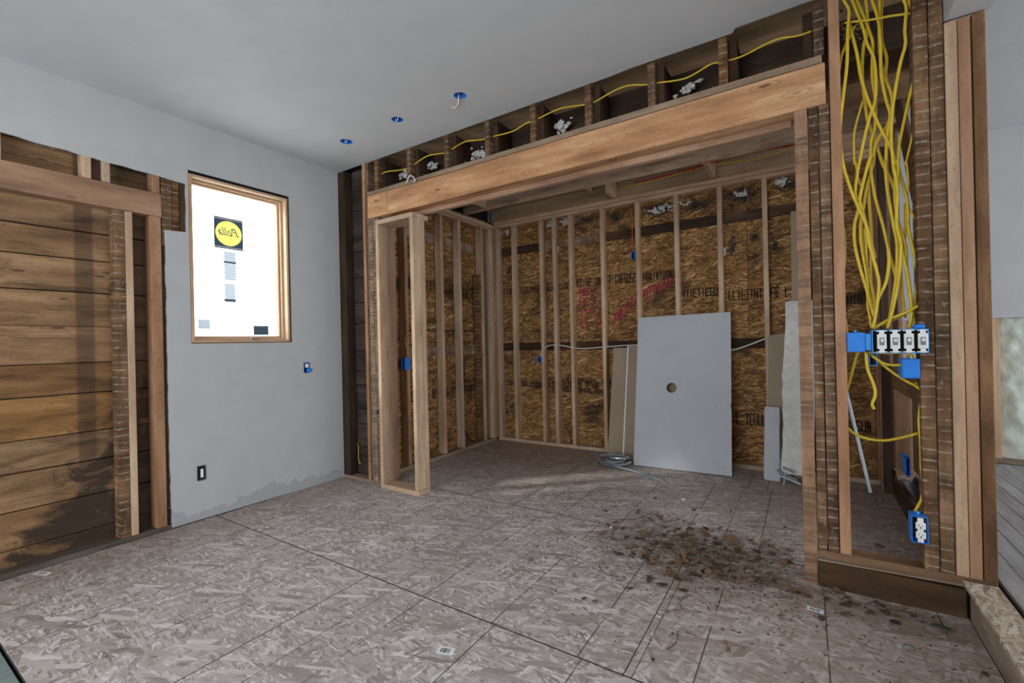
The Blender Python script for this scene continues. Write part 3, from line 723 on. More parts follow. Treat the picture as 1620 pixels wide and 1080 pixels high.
# cavity above the header: ceiling joists running along x
for (y, z0, z1, mt) in ((.24, 2.60, 2.80, 'old'), (.64, 2.66, 2.85, 'old'), (1.03, 2.66, 2.85, 'mid')):
    slant('ceiling_joist', MT[mt], wm, (.30, y, z0), (3.86, 0, 0), (0, .04, 0), (0, 0, z1-z0), along=0, jit=.002)
slant('ceiling_joist', MT['rust'], wm, (.30, 1.44, 2.672), (3.86, 0, 0), (0, .04, 0), (0, 0, .19), along=0, jit=.002)
slant('ceiling_joist', MT['roofb'], wm, (.30, 1.99, 2.682), (3.86, 0, 0), (0, .04, 0), (0, 0, .17), along=0, jit=.002)
for k in range(7):
    piece('roof_board', MT['roofb'], wm, .22, 4.2, .10+k*.29, .10+k*.29+.285, 2.862, 2.882, along=0)
for (x, y0, y1) in ((1.78, 1.482, 1.60), (1.90, 1.74, 1.985), (2.86, 1.482, 1.985), (.60, 1.075, 1.435)):
    slant('blocking', MT['new'], wm, (x, y0, 2.684), (.038, 0, 0), (0, y1-y0, 0), (0, 0, .15), along=1)
# ragged old paper and insulation in the cavity
bm = newbm()
for x in (.66, .75, 1.0, 1.47, 1.55, 2.2, 3.02): lumps(bm, (x, .17, 2.65+R.uniform(-.02, .03)), (.07, .03, .035), 16, .014)
k = finish('insulation_scraps', bm, MT['fluff'], wm); k['kind'] = 'stuff'
bm = newbm()
for i in range(300):
    x = R.uniform(.45, 3.6); shards(bm, (x, R.uniform(-.005, .05), 2.532), (.01, .01, .004), 1, .008)
k = finish('plaster_crumbs', bm, MT['plate'], wm); k['kind'] = 'stuff'
bm = newbm()
for i in range(90):
    shards(bm, (3.78+R.uniform(-.03, .05), .12, 2.72+R.uniform(-.1, .06)), (.02, .02, .03), 2, .012)
k = finish('dusty_cobweb', bm, MT['plate'], wm); k['kind'] = 'stuff'

# ------------------------------------------------------------ alcove back wall
wb = struct('wall_back', (0, 1.95, 0), 'back wall of pale studs over orange strand board')
def bs(name, mat, x0, x1, y0, y1, z0, z1, **kw):
    o = piece(name, MT[mat], None, x0, x1, y0, y1, z0, z1, **kw); reparent([o], wb); return o
for (x0, x1, z0, z1) in ((.27, 1.32, .0, 1.22), (1.323, 2.54, .0, 1.22), (2.543, 4.135, .0, 1.22), (.27, .7, 1.223, 2.7), (.703, 1.92, 1.223, 2.7), (1.923, 3.14, 1.223, 2.7), (3.143, 4.135, 1.223, 2.7)):
    bs('osb_panel', 'wallosb', x0, x1, 2.041, 2.052, z0, z1, along=0)
bs('bottom_plate', 'new', .37, 4.10, 1.95, 2.039, .0, .036)
bs('top_plate', 'new', .37, 4.14, 1.95, 2.039, 2.598, 2.634)
bs('top_plate', 'new', .37, 4.14, 1.945, 2.036, 2.637, 2.674)
for x in (.392, .62, 1.004, 1.172, 1.376, 1.748, 2.128, 2.518, 2.906, 3.272):
    j = R.uniform(-.003, .003)
    bs('stud', 'new', x+j, x+j+.038, 1.95, 2.038, .038, 2.596)
bs('stud', 'newred', .352, .388, 1.92, 2.0, .038, 2.596)
bs('stud', 'mid', 3.64, 3.68, 1.95, 2.038, .038, 2.596)
bs('stud', 'newred', 4.035, 4.075, 1.95, 2.038, .038, 2.596)
o = piece('end_sheet', MT['wall'], None, 4.137, 4.146, 2.04, 2.445, .15, 2.78); reparent([o], wb)
xs_ = [.43, .66, 1.044, 1.212, 1.418, 1.79, 2.17, 2.56, 2.95, 3.315, 3.68]
for a, b_ in zip(xs_[:-1], xs_[1:]):
    x1 = {.43: .617, .66: 1.0, 1.044: 1.168, 1.212: 1.372, 1.418: 1.744, 1.79: 2.124, 2.17: 2.514, 2.56: 2.902, 2.95: 3.268, 3.315: 3.636, 3.68: 4.03}.get(a, b_-.03)
    bs('let_in_board', 'old' if a not in (1.044, 1.212, 1.418) else 'oldmark2', a, x1, 2.018, 2.0405, 2.262, 2.355, along=0)
    bs('let_in_board', 'old', a, x1, 2.018, 2.0405, 1.095, 1.185, along=0)
# printed stamps on the boards and magenta crayon writing: flat print
def onb(x, z, h): return (x, 2.0402-h*.5-.0003, z)
def stampband(bm, to3, x0, x1, z, H_, tight=False):
    x = x0
    while x < x1:
        wd = R.uniform(.02, .045) if not tight else R.uniform(.014, .028); t = R.choice('ILTEUHOFSN#')
        a, b_, c_, d_ = x, x+wd, z, z+H_
        m_ = (c_+d_)/2
        S_ = {'I': [[((a+b_)/2, c_), ((a+b_)/2, d_)]], 'L': [[(a, d_), (a, c_)], [(a, c_), (b_, c_)]], 'T': [[(a, d_), (b_, d_)], [((a+b_)/2, c_), ((a+b_)/2, d_)]],
              'E': [[(a, c_), (a, d_)], [(a, c_), (b_, c_)], [(a, m_), (b_, m_)], [(a, d_), (b_, d_)]], 'U': [[(a, d_), (a, c_)], [(a, c_), (b_, c_)], [(b_, c_), (b_, d_)]],
              'H': [[(a, c_), (a, d_)], [(b_, c_), (b_, d_)], [(a, m_), (b_, m_)]], 'O': [[(a, c_), (a, d_)], [(b_, c_), (b_, d_)], [(a, c_), (b_, c_)], [(a, d_), (b_, d_)]],
              'F': [[(a, c_), (a, d_)], [(a, m_), (b_, m_)], [(a, d_), (b_, d_)]], 'S': [[(b_, d_), (a, d_)], [(a, d_), (a, m_)], [(a, m_), (b_, m_)], [(b_, m_), (b_, c_)], [(b_, c_), (a, c_)]],
              'N': [[(a, c_), (a, d_)], [(a, d_), (b_, c_)], [(b_, c_), (b_, d_)]], '#': [[(a, c_+H_*i/4), (b_, c_+H_*i/4)] for i in range(5)]}[t]
        strokes(bm, S_, .010, to3); x += wd+.013
        if R.random() < .12: x += .04
bm = newbm()
for (x0, x1, z, H_, tg) in ((.45, 1.36, 1.785, .07, 1), (1.43, 2.1, 1.80, .085, 1), (2.18, 2.5, 1.80, .075, 1), (2.57, 2.9, 1.60, .07, 1), (2.98, 3.6, 1.545, .085, 1), (3.7, 4.0, 1.45, .07, 1),
                        (.50, 1.80, .665, .05, 1), (1.0, 1.9, .725, .05, 1), (3.02, 3.26, .39, .10, 1), (1.0, 1.75, .62, .04, 1), (3.7, 4.0, .40, .08, 1)):
    stampband(bm, onb, x0, x1, z, H_, tg)
o = finish('board_stamps', bm, MT['stamp']); o['kind'] = 'stuff'; reparent([o], wb)
LET = {'H': [[(0, 0), (0, 1)], [(1, 0), (1, 1)], [(0, .5), (1, .5)]], 'E': [[(1, 0), (0, 0)], [(0, 0), (0, 1)], [(0, 1), (1, 1)], [(0, .5), (.8, .5)]],
       'Y': [[(0, 1), (.1, .6)], [(.1, .6), (.8, .6)], [(1, 1), (.8, .1)], [(.8, .1), (.2, 0)]], 'I': [[(.5, 0), (.5, 1)]], 'T': [[(0, .95), (1, 1.05)], [(.5, 1), (.45, 0)]],
       "'": [[(.2, 1.15), (0, .85)], [(.6, 1.1), (.4, .85)]], 'S': [[(1, 1), (.3, .75)], [(.3, .75), (1, .3)], [(1, .3), (0, 0)]], 'A': [[(0, 0), (.5, 1)], [(.5, 1), (1, 0)], [(.2, .4), (.8, .4)]],
       'P': [[(0, 0), (0, 1)], [(0, 1), (.9, .9)], [(.9, .9), (.8, .5)], [(.8, .5), (0, .45)]], 'R': [[(0, 0), (0, 1)], [(0, 1), (.9, .85)], [(.9, .85), (0, .5)], [(0, .5), (1, 0)]],
       'D': [[(0, 0), (0, 1)], [(0, 1), (1, .6)], [(1, .6), (.8, .1)], [(.8, .1), (0, 0)]], 'N': [[(0, 0), (0, 1)], [(0, 1), (1, 0)], [(1, 0), (1, 1)]], '4': [[(.1, 1), (0, .4)], [(0, .4), (1, .5)], [(.7, 1), (.7, -.1)]],
       'O': [[(0, .1), (0, .9)], [(0, .9), (.9, 1)], [(.9, 1), (1, .2)], [(1, .2), (0, .1)]]}
def write(name, s, x, z, wd, ht, sp, slope, w_, label=None):
    bm = newbm()
    for i, ch in enumerate(s):
        bx_, bz_ = x+i*sp, z+i*sp*slope
        ll = [[(bx_+u*wd+.05*v*wd, bz_+v*ht+u*wd*slope) for u, v in ln] for ln in LET[ch]]
        for rep in range(2): strokes(bm, [[(a+R.uniform(-.004, .004), b_+R.uniform(-.004, .004)) for a, b_ in l] for l in ll], w_, onb)
    o = finish(name, bm, MT['crayon']); reparent([o], wb); o['kind'] = 'stuff'
    o['label'] = label or 'magenta crayon writing on the strand board'
write('crayon_writing', 'HEY', 1.455, 1.70, .05, .075, .066, 0, .009)
write('crayon_writing', 'HEY', 1.455, 1.59, .05, .075, .068, 0, .009)
write('crayon_writing', "IT'S", 1.44, 1.335, .06, .20, .07, 0, .011)
write('crayon_writing', 'PEAN', 1.86, 1.36, .05, .11, .062, .9, .010)
write('crayon_writing', '4PRAD', 2.18, 1.60, .045, .10, .062, .45, .010)
# insulation and felt remnants near the top of the bays
bm = newbm()
for (x, z, rx, rz, n) in ((1.12, 2.55, .05, .05, 70), (1.31, 2.545, .06, .05, 90), (.5, 2.56, .05, .04, 50), (2.36, 2.5, .11, .05, 150), (3.1, 2.52, .06, .03, 60), (3.42, 2.56, .06, .04, 80), (2.95, 2.0, .02, .06, 25), (1.2, 2.24, .02, .06, 25), (2.6, 2.52, .06, .03, 30)):
    lumps(bm, (x, 2.022, z), (rx*1.1, .01, rz), max(4, n//5), .014)
o = finish('insulation_tufts', bm, MT['fluff']); o['kind'] = 'stuff'; reparent([o], wb)
bm = newbm()
for (x, z, rx, rz, n) in ((1.55, 2.53, .1, .04, 120), (1.9, 2.5, .07, .06, 140), (2.36, 2.5, .14, .06, 220), (2.72, 2.48, .12, .06, 220), (3.1, 2.5, .14, .08, 420), (3.5, 2.52, .1, .06, 200), (3.02, 2.04, .035, .1, 120), (3.2, 2.10, .035, .04, 60), (3.36, 2.02, .025, .1, 90), (3.2, 1.9, .03, .05, 30), (1.6, .12, .3, .05, 60)):
    shards(bm, (x, 2.034, z), (rx*1.3, .004, rz*1.2), n*3, .009)
o = finish('felt_scraps', bm, MT['darkfluff']); o['kind'] = 'stuff'; reparent([o], wb)

# ------------------------------------------------------------ alcove left wall
wi = struct('wall_inner_left', (.37, 1, 0), 'left side wall of the alcove, studs over strand board')
def is_(name, mat, *a, **kw):
    o = piece(name, MT[mat], None, *a, **kw); reparent([o], wi); return o
for (y0, y1, z0, z1) in ((.115, 1.2, 0, 1.22), (1.203, 2.04, 0, 1.22), (.115, .8, 1.223, 2.7), (.803, 2.04, 1.223, 2.7)): is_('osb_panel', 'wallosb', .262, .272, y0, y1, z0, z1, along=1)
is_('bottom_plate', 'plate', .282, .375, .12, 1.915, .0, .036)
is_('top_plate', 'newred', .282, .370, .12, 1.915, 2.562, 2.598)
is_('top_plate', 'new', .285, .372, .12, 1.94, 2.601, 2.638)
for (y, m_) in ((.16, 'newred'), (.45, 'newred'), (.965, 'new'), (1.262, 'new'), (1.682, 'new')): is_('stud', m_, .282, .370, y, y+.038, .038, 2.56)
is_('stud', 'new', .282, .370, 1.835, 1.873, .038, 2.56); is_('stud', 'new', .282, .372, 1.876, 1.914, .038, 2.56)
is_('old_stud', 'oldmark', .282, .352, 1.62, 1.678, .038, 2.0)
for (y0, y1) in ((.49, .963), (1.005, 1.26), (1.302, 1.618)):
    is_('let_in_board', 'oldmark2', .273, .292, y0, y1, 2.255, 2.36, along=1)
    is_('let_in_board', 'oldmark2', .273, .292, y0, y1, 1.07, 1.175, along=1)
    is_('let_in_board', 'old', .273, .286, y0, y1, 1.33, 1.345, along=1)
bm = newbm()
oni = lambda y, z, h: (.2727+h*.3, y, z)
for (y0, y1, z) in ((.5, .95, 1.76), (1.02, 1.25, 1.75), (1.32, 1.6, 1.72), (.5, .95, .62), (1.02, 1.25, .6), (1.32, 1.6, .6)): stampband(bm, oni, y0, y1, z, .1, True)
o = finish('board_stamps', bm, MT['stamp']); o['kind'] = 'stuff'; reparent([o], wi)

# ------------------------------------------------------------ alcove right wall, half stripped
wr = struct('wall_inner_right', (4.10, 1, 0), 'half-stripped right side wall of the alcove')
def rs(name, mat, *a, **kw):
    o = piece(name, MT[mat], None, *a, **kw); reparent([o], wr); return o
rs('sill_board', 'old', 4.098, 4.130, .13, 2.035, .0, .150, along=1)
for (y, m_, z1) in ((1.89, 'mid', 2.60), (1.60, 'newred', .93), (.70, 'mid', .93)): rs('stud', m_, 4.102, 4.19, y, y+.042, .152, z1)
rs('stud', 'mid', 4.04, 4.098, 1.80, 1.85, .0, 2.60); rs('stud', 'old', 4.05, 4.098, 1.735, 1.78, .0, 2.60)
rs('rail', 'plate', 4.102, 4.19, .14, 1.885, .932, .968, along=1)
rs('rail_board', 'mid', 4.10, 4.118, .14, 1.7, .80, .930, along=1)
for i, (y0, y1, z0, z1) in enumerate(((1.66, 1.86, .155, .93), (1.40, 1.58, .23, .93), (1.14, 1.38, .155, .93), (.96, 1.11, .28, .93), (.76, .93, .21, .70))):
    rs('vertical_board', 'mid', 4.194, 4.214, y0, y1, z0, z1, along=2)
slant_b = slant('diagonal_board', MT['mid'], None, (4.12, .95, 1.98), (.02, 0, 0), (0, .72, 1.05), (0, -.16, .11), along=1); reparent([slant_b], wr)
rs('wide_board', 'mid', 4.10, 4.122, 1.36, 1.60, .97, 2.62, along=2)

# ------------------------------------------------------------ next room
wf = struct('wall_far', (6, 2.45, 0), 'grey drywall of the next room above bare insulation')
def fs(name, mat, *a, **kw):
    o = piece(name, MT[mat], None, *a, **kw); reparent([o], wf); return o
fs('drywall_sheet', 'wall', 4.14, 8.4, 2.45, 2.463, 1.302, HC)
fs('bottom_plate', 'plate', 4.22, 8.4, 2.46, 2.54, .15, .19)
for k, x in enumerate((4.30, 4.86, 5.27, 5.68, 6.09)):
    fs('stud', 'new', x-.04, x, 2.47, 2.55, .19, 2.7)
    b_ = newbm(); bmesh.ops.create_grid(b_, x_segments=24, y_segments=60, size=.5)
    for v in b_.verts:
        u, t = v.co.x+.5, v.co.y+.5
        bul = .045*math.sin(PI*u)**.6+.014*mnoise.noise((u*6, t*14, k))
        v.co = (x+.005+u*.36, 2.535-bul, .19+t*1.16)
    o = finish('insulation_batt', b_, MT['batt'], smooth=True, fixn=True); reparent([o], wf)
fs('sheathing_sheet', 'wallosb', 4.14, 8.4, 2.56, 2.575, .0, 2.8)
f2 = struct('floor_next_room', (6, 0, .15), 'worn plank floor of the next room')
def ps_(name, mat, *a, **kw):
    o = piece(name, MT[mat], None, *a, **kw); reparent([o], f2); return o
# planks run diagonally away from the doorway
for k in range(26):
    x = 4.238+k*.083
    if x > 6.3: break
    ps_('plank', 'plank', x, x+.0805, -3.4, 2.455, .130, .149, along=1, bev=.0015, jit=.0004)
ps_('plank', 'plank', 6.32, 8.4, -3.4, 2.455, .130, .149, along=1)
ps_('deck', 'old', 4.225, 8.4, -4.6, 2.455, .0, .128)
# doorway: step strip, header and walls around the camera side
wd_ = struct('wall_right', (4.16, -1, 0), 'wide opening to the next room with a boxed header and low curb')
def ds(name, mat, *a, **kw):
    o = piece(name, MT[mat], None, *a, **kw); reparent([o], wd_); return o
ds('curb_top', 'stepo', 4.100, 4.208, -3.6, -.036, .148, .164, along=1, bev=.002)
ds('curb_board', 'plate', 4.122, 4.160, -3.6, -.040, .0, .146, along=1)
o = slab('boxed_header', MT['wall'], None, [(-3.6, 2.512), (-.02, 2.512)]+jag([(-.02, 2.512), (.03, 2.53), (.03, 2.783)], .006, .02)+[(-3.6, 2.783)], [], lambda u, v, d: (4.092+d, u, v), .135); reparent([o], wd_)
bm = newbm(); shards(bm, (4.15, .02, 2.51), (.06, .02, .008), 60, .01)
o = finish('torn_paper_edge', bm, MT['core']); o['kind'] = 'stuff'; reparent([o], wd_)
piece('drywall_sheet', MT['wall'], wd_, 4.10-4.16, 4.22-4.16, -4.6+1, -3.61+1, .0, 2.783)
# walls outside the view; their openings are added and sized to let daylight in
wz = struct('wall_rear', (2, -4.6, 0), 'unseen rear wall with a wide opening added for daylight')
def zsx(*a): o = piece('drywall_sheet', MT['wall'], None, *a); reparent([o], wz)
zsx(-.1, .4, -4.72, -4.6, 0, HC); zsx(3.6, 8.5, -4.72, -4.6, 0, HC); zsx(.402, 3.598, -4.72, -4.6, 2.35, HC); zsx(.402, 3.598, -4.72, -4.6, 0, .25)
we = struct('wall_east', (8.4, 0, 0), 'unseen east wall of the next room with an opening added for light')
def esx(*a): o = piece('drywall_sheet', MT['wall'], None, *a); reparent([o], we)
esx(8.4, 8.5, -4.6, -2.9, 0, HC); esx(8.4, 8.5, 2.1, 2.6, 0, HC); esx(8.4, 8.5, -2.898, 2.098, 2.6, HC); esx(8.4, 8.5, -2.898, 2.098, 0, .35)
piece('roof_deck', MT['black'], ceiling, -.3, 8.6, -4.8, 2.7, .13, .16)
piece('exterior_sheet', MT['black'], wb, -.2, 4.135, .106, .12, -.05, 2.93)
piece('exterior_sheet', MT['black'], wi, -.17, -.15, -.85, 1.04, -.05, 2.93)

# ------------------------------------------------------------ free-standing and fixed things
# narrow stud frame standing against the left end of the old wall
fr = []
def fp(name, mat, *a, **kw):
    o = piece(name, MT[mat], None, *a, **kw); fr.append(o); return o
fx0, fx1 = .560, .995
yf = -.06
fp('bottom_plate', 'new', fx0, fx1+.006, yf, yf+.13, .001, .037, along=0)
fp('stud', 'new', fx0, fx0+.036, yf, yf+.089, .038, 2.205)
fp('stud', 'newred', fx0+.004, fx0+.040, yf+.091, yf+.18, .038, 2.205)
fp('stud', 'new', fx1-.036, fx1, yf, yf+.089, .038, 2.205)
fp('stud', 'new', fx1-.034, fx1+.004, yf+.091, yf+.13, .038, 2.205)
fp('top_plate', 'new', fx0, fx1, yf, yf+.18, 2.206, 2.243, along=0)
thing('stud_frame', (.78, .0, 0), 'narrow upright frame of new pale studs standing below the left end of the header', 'frame', fr)

def lean_board(name, mats, bl, br, tl, tr, th, label, cat='board', group=None, back='kraft', edge='core'):
    "sheet leaning on the wall: face quad, thickness towards the wall (+y)"
    n = (Vector(br)-Vector(bl)).cross(Vector(tl)-Vector(bl)).normalized()
    if n.y > 0: n = -n
    bm = newbm(); gl = bm.verts.layers.float_vector['grain']
    F_ = [Vector(p) for p in (bl, br, tr, tl)]; B_ = [p-n*th for p in F_]
    fv = [bm.verts.new(p) for p in F_]; bv = [bm.verts.new(p) for p in B_]
    for i, v in enumerate(fv+bv): v[gl] = ((F_+B_)[i].x, (F_+B_)[i].z, 0)
    bm.faces.new(fv).material_index = 0; bm.faces.new(bv[::-1]).material_index = 1
    for i in range(4): bm.faces.new((fv[i], bv[i], bv[(i+1) % 4], fv[(i+1) % 4])).material_index = 2
    o = finish(name, bm, [MT[mats], MT[back], MT[edge]], fixn=True)
    c = (Vector(bl)+Vector(br))/2
    for v in o.data.vertices: v.co -= c
    o.location = c
    return tag(o, label, cat, group)
# large sheet with a round hole (mesh in the sheet's own plane)
S0 = Vector((2.178, 1.592, .004)); S1 = Vector((3.022, 1.618, .004)); ST = Vector((2.152, 1.905, 1.425))
ex = (S1-S0); ez = (ST-S0); Wd, Ht = ex.length, ez.length; ex.normalize(); ez.normalize(); ny = ez.cross(ex).normalized()
if ny.y < 0: ny = -ny
hc = (.335, .745)
notch = [(Wd, .62), (Wd-.006, .615), (Wd-.008, .60), (Wd-.004, .585), (Wd, .582)]
o = slab('drywall_sheet', MT['gyp'], None, [(0, 0), (Wd, 0)]+notch[::-1]+[(Wd-.002, Ht), (0.0, Ht-.01)], [ring_pts(hc[0], hc[1], .047, 28)],
         lambda u, v, d: (u, v, d), .0127)
me = o.data
mm = Matrix((ex, ez, ny)).transposed().to_4x4(); mm.translation = S0+ny*0
o.matrix_world = mm
bm = newbm()
for _ in range(26):
    u, v = R.uniform(.03, Wd-.03), R.uniform(.03, Ht-.03)
    if (u-hc[0])**2+(v-hc[1])**2 < .01: continue
    vs = [bm.verts.new((u+.004*math.cos(k*PI/3), v+.004*math.sin(k*PI/3), -.0006)) for k in range(6)]; bm.faces.new(vs)
k = finish('screw_dimples', bm, MT['greymetal'], o); k['kind'] = 'stuff'
tag(o, 'large pale drywall sheet with a round hole leaning on the back studs', 'drywall sheet')
lean_board('drywall_strip', 'kraft', (2.30, 1.74, .003), (2.72, 1.76, .003), (2.28, 1.915, 1.15), (2.70, 1.92, 1.15), .0127, 'brown-backed drywall piece hidden behind the large holed sheet', 'drywall strip')
lean_board('drywall_strip', 'kraft', (1.858, 1.752, .003), (2.016, 1.752, .003), (1.885, 1.925, 1.112), (2.036, 1.925, 1.112), .0127, 'brown drywall strip leaning on the back wall, nearest the left corner', 'drywall strip')
lean_board('drywall_strip', 'kraft', (2.036, 1.735, .003), (2.150, 1.735, .003), (2.052, 1.912, 1.133), (2.150, 1.912, 1.133), .0127, 'narrow brown drywall strip between the white sliver and the large holed sheet', 'drywall strip')
lean_board('drywall_strip', 'core', (2.019, 1.732, .003), (2.034, 1.732, .003), (2.038, 1.912, 1.133), (2.050, 1.912, 1.133), .010, 'thin white gypsum sliver standing between the two brown strips', 'drywall strip', edge='core')
# right-hand offcuts
lean_board('drywall_strip', 'kraft', (3.275, 1.80, .003), (3.43, 1.80, .003), (3.300, 1.93, 1.205), (3.45, 1.93, 1.225), .0127, 'brown-backed drywall offcut behind the short white piece', 'drywall strip')
lean_board('drywall_piece', 'gyp', (3.256, 1.69, .003), (3.379, 1.69, .003), (3.270, 1.765, .600), (3.379, 1.765, .600), .0127, 'short white drywall piece standing in front of the brown offcut', 'drywall piece')
lean_board('drywall_piece', 'gyp', (3.272, 1.668, .003), (3.374, 1.668, .003), (3.278, 1.726, .465), (3.374, 1.726, .465), .0127, 'lowest white drywall piece at the front of the right-hand offcuts', 'drywall piece')
bm = newbm(); gl = bm.verts.layers.float_vector['grain']
Lp = jag([(0, 0), (.012, .35), (.004, .8), (.022, 1.05), (.03, 1.20)], .005, .04)
Lp = [(.0, .0)]+Lp[1:]+[(.03, 1.425), (.25, 1.425), (.22, 0)]
o = slab('drywall_strip', MT['gypdirty'], None, Lp[::-1], [], lambda u, v, d: (u, v, d), .0127)
e3 = Vector((.02, .24, 1.43)).normalized(); e1 = Vector((1, 0, 0)); e1 = (e1-e3*e1.dot(e3)).normalized(); n3 = e3.cross(e1).normalized()
if n3.y < 0: n3 = -n3
mm = Matrix((e1, e3, n3)).transposed().to_4x4(); mm.translation = Vector((3.386, 1.625, .085)); o.matrix_world = mm
tag(o, 'tall scuffed white drywall strip with a torn left edge beside the post', 'drywall strip')
lean_board('drywall_strip', 'kraft', (3.47, 1.85, .003), (3.60, 1.85, .003), (3.487, 1.938, 2.262), (3.617, 1.938, 2.262), .0127, 'tallest brown drywall strip, its white edge showing beside the brown post', 'drywall strip')
# bent sheet-metal scraps by the post
bm = newbm()
for (a, b_, w_) in (((3.36, 1.63, .10), (3.50, 1.55, .05), .018), ((3.37, 1.60, .07), (3.52, 1.56, .03), .012), ((3.40, 1.57, .004), (3.41, 1.59, .10), .01), ((3.40, 1.62, .13), (3.48, 1.58, .11), .014)):
    a, b_ = Vector(a), Vector(b_); d = b_-a; s_ = d.cross(Vector((0, 0, 1))).normalized()*w_
    hexa(bm, a, d, s_, Vector((0, 0, .002)), bev=0); hexa(bm, a, d, Vector((0, 0, w_)), s_.normalized()*.002, bev=0)
o = finish('metal_scrap', bm, MT['steel']); tag(o, 'bent sheet-metal scraps on the floor at the foot of the tall scuffed strip', 'metal scrap')
# conduit and wire bundle
parts = []
def arc_pts(cx, cy, z, rx, ry, a0, a1, n=10): return [(cx+rx*math.cos(a0+(a1-a0)*k/n), cy+ry*math.sin(a0+(a1-a0)*k/n), z+.004*math.sin(k*1.3)) for k in range(n+1)]
parts.append(cable('conduit', [(1.80, 1.60, .04), (1.90, 1.50, .022), (2.05, 1.42, .018), (2.24, 1.36, .018), (2.40, 1.28, .012), (2.56, 1.21, .01)], .011, MT['conduit'], flat=1))
parts.append(cable('conduit', [(1.80, 1.64, .03), (1.92, 1.60, .07), (2.05, 1.58, .085), (2.15, 1.54, .08)], .012, MT['conduit'], flat=1))
for k in range(7):
    parts.append(cable('wire_loop', arc_pts(2.02+R.uniform(-.02, .02), 1.47+R.uniform(-.01, .01), .015+.009*k, .14-.008*k, .075-.004*k, k*.6, k*.6+4.6), .005, MT['conduit'] if k % 2 else MT['greymetal'], flat=1))
parts.append(cable('strap', [(1.97, 1.50, .06), (2.05, 1.49, .075), (2.13, 1.52, .07)], .016, MT['steel'], flat=.4))
parts.append(cable('conduit', [(2.02, 1.42, .02), (2.12, 1.45, .03), (2.18, 1.52, .05)], .011, MT['conduit'], flat=1))
thing('conduit_bundle', (2.05, 1.5, 0), 'tangle of grey conduit and wire on the floor at the foot of the brown strips', 'conduit', parts)
# leaning metal pole
p0 = Vector((3.968, 1.66, .012)); p1 = p0+(Vector((3.826, 1.80, .868))-p0)*1.22
bm = newbm(); d = p1-p0; s_ = d.cross(Vector((0, 1, 0))).normalized(); t_ = d.cross(s_).normalized()
hexa(bm, p0, d, s_*.022, t_*.004, bev=.001); hexa(bm, p0, d, s_*.003, t_*.02, bev=.0005); hexa(bm, p0+s_*.019, d, s_*.003, t_*.02, bev=.0005)
o = finish('metal_channel', bm, MT['steel']); tag(o, 'shiny metal channel leaning diagonally inside the stud bay', 'metal channel')

# ---- electrical boxes
def open_box(name, mat, x0, x1, y0, y1, z0, z1, t=.003, axis='-y', inner='black'):
    "box open towards -y (or +x): five walls in one part"
    bm = newbm()
    if axis == '-y':
        box(bm, x0, x1, y1-t, y1, z0, z1, bev=.0006)
        for a in ((x0, x0+t, y0, y1-t, z0, z1), (x1-t, x1, y0, y1-t, z0, z1), (x0+t, x1-t, y0, y1-t, z0, z0+t), (x0+t, x1-t, y0, y1-t, z1-t, z1)): box(bm, *a, bev=.0006)
        for v, f_ in ((1, 0),): box(bm, x0+t, x1-t, y1-t-.002, y1-t-.0005, z0+t, z1-t, bev=0, mi=1)
    else:
        box(bm, x0, x0+t, y0, y1, z0, z1, bev=.0006)
        for a in ((x0+t, x1, y0, y0+t, z0, z1), (x0+t, x1, y1-t, y1, z0, z1), (x0+t, x1, y0+t, y1-t, z0, z0+t), (x0+t, x1, y0+t, y1-t, z1-t, z1)): box(bm, *a, bev=.0006)
        box(bm, x0+t+.0005, x0+t+.002, y0+t, y1-t, z0+t, z1-t, bev=0, mi=1)
    return finish(name, bm, [MT[mat], MT[inner]])
def device_switch(cx, cz, y):
    ps = []
    bm = newbm(); box(bm, cx-.0165, cx+.0165, y-.006, y+.004, cz-.033, cz+.033, bev=.002); box(bm, cx-.009, cx+.009, y-.004, y+.002, cz-.05, cz+.05, bev=.001)
    for s1_ in (-1, 1):
        for s2_ in (-1, 1): box(bm, cx+s1_*.013-.006, cx+s1_*.013+.006, y-.002, y+.001, cz+s2_*.048-.004, cz+s2_*.048+.004, bev=.0008)
    sw = finish('switch', bm, MT['white'])
    tg = piece('toggle', MT['white'], sw, cx-.005, cx+.005, y-.018, y-.0065, cz-.002, cz+.012, bev=.001)
    bz = piece('toggle_plate', MT['greymetal'], sw, cx-.0085, cx+.0085, y-.0075, y-.0062, cz-.017, cz+.017, bev=.0004)
    ps.append(sw); return ps
def device_outlet(cx, cz, y):
    bm = newbm(); box(bm, cx-.010, cx+.010, y-.002, y+.001, cz-.053, cz+.053, bev=.0006)
    body = finish('receptacle', bm, MT['white'])
    for s_ in (-1, 1):
        fc = piece('outlet_face', MT['white'], body, cx-.0165, cx+.0165, y-.008, y-.0025, cz+s_*.020-.0145, cz+s_*.020+.0145, bev=.004)
        bm = newbm()
        for (dx, dz, w_, h_) in ((-.0065, .003, .002, .008), (.0065, .003, .002, .007), (0, -.007, .005, .005)): box(bm, cx+dx-w_/2, cx+dx+w_/2, y-.0088, y-.0082, cz+s_*.020+dz-h_/2, cz+s_*.020+dz+h_/2, bev=0)
        k = finish('slots', bm, MT['black'], body); k['kind'] = 'stuff'
    return body
def loose_wires(cx, cy, cz, n, rad, mats=('white', 'black', 'copper')):
    out = []
    for k in range(n):
        q = [(cx+R.uniform(-rad, rad), cy+R.uniform(-.02, .0), cz+R.uniform(-rad, rad)) for _ in range(4)]
        out.append(cable('wire', q, .0016, MT[mats[k % len(mats)]], flat=1, seg=4))
    return out
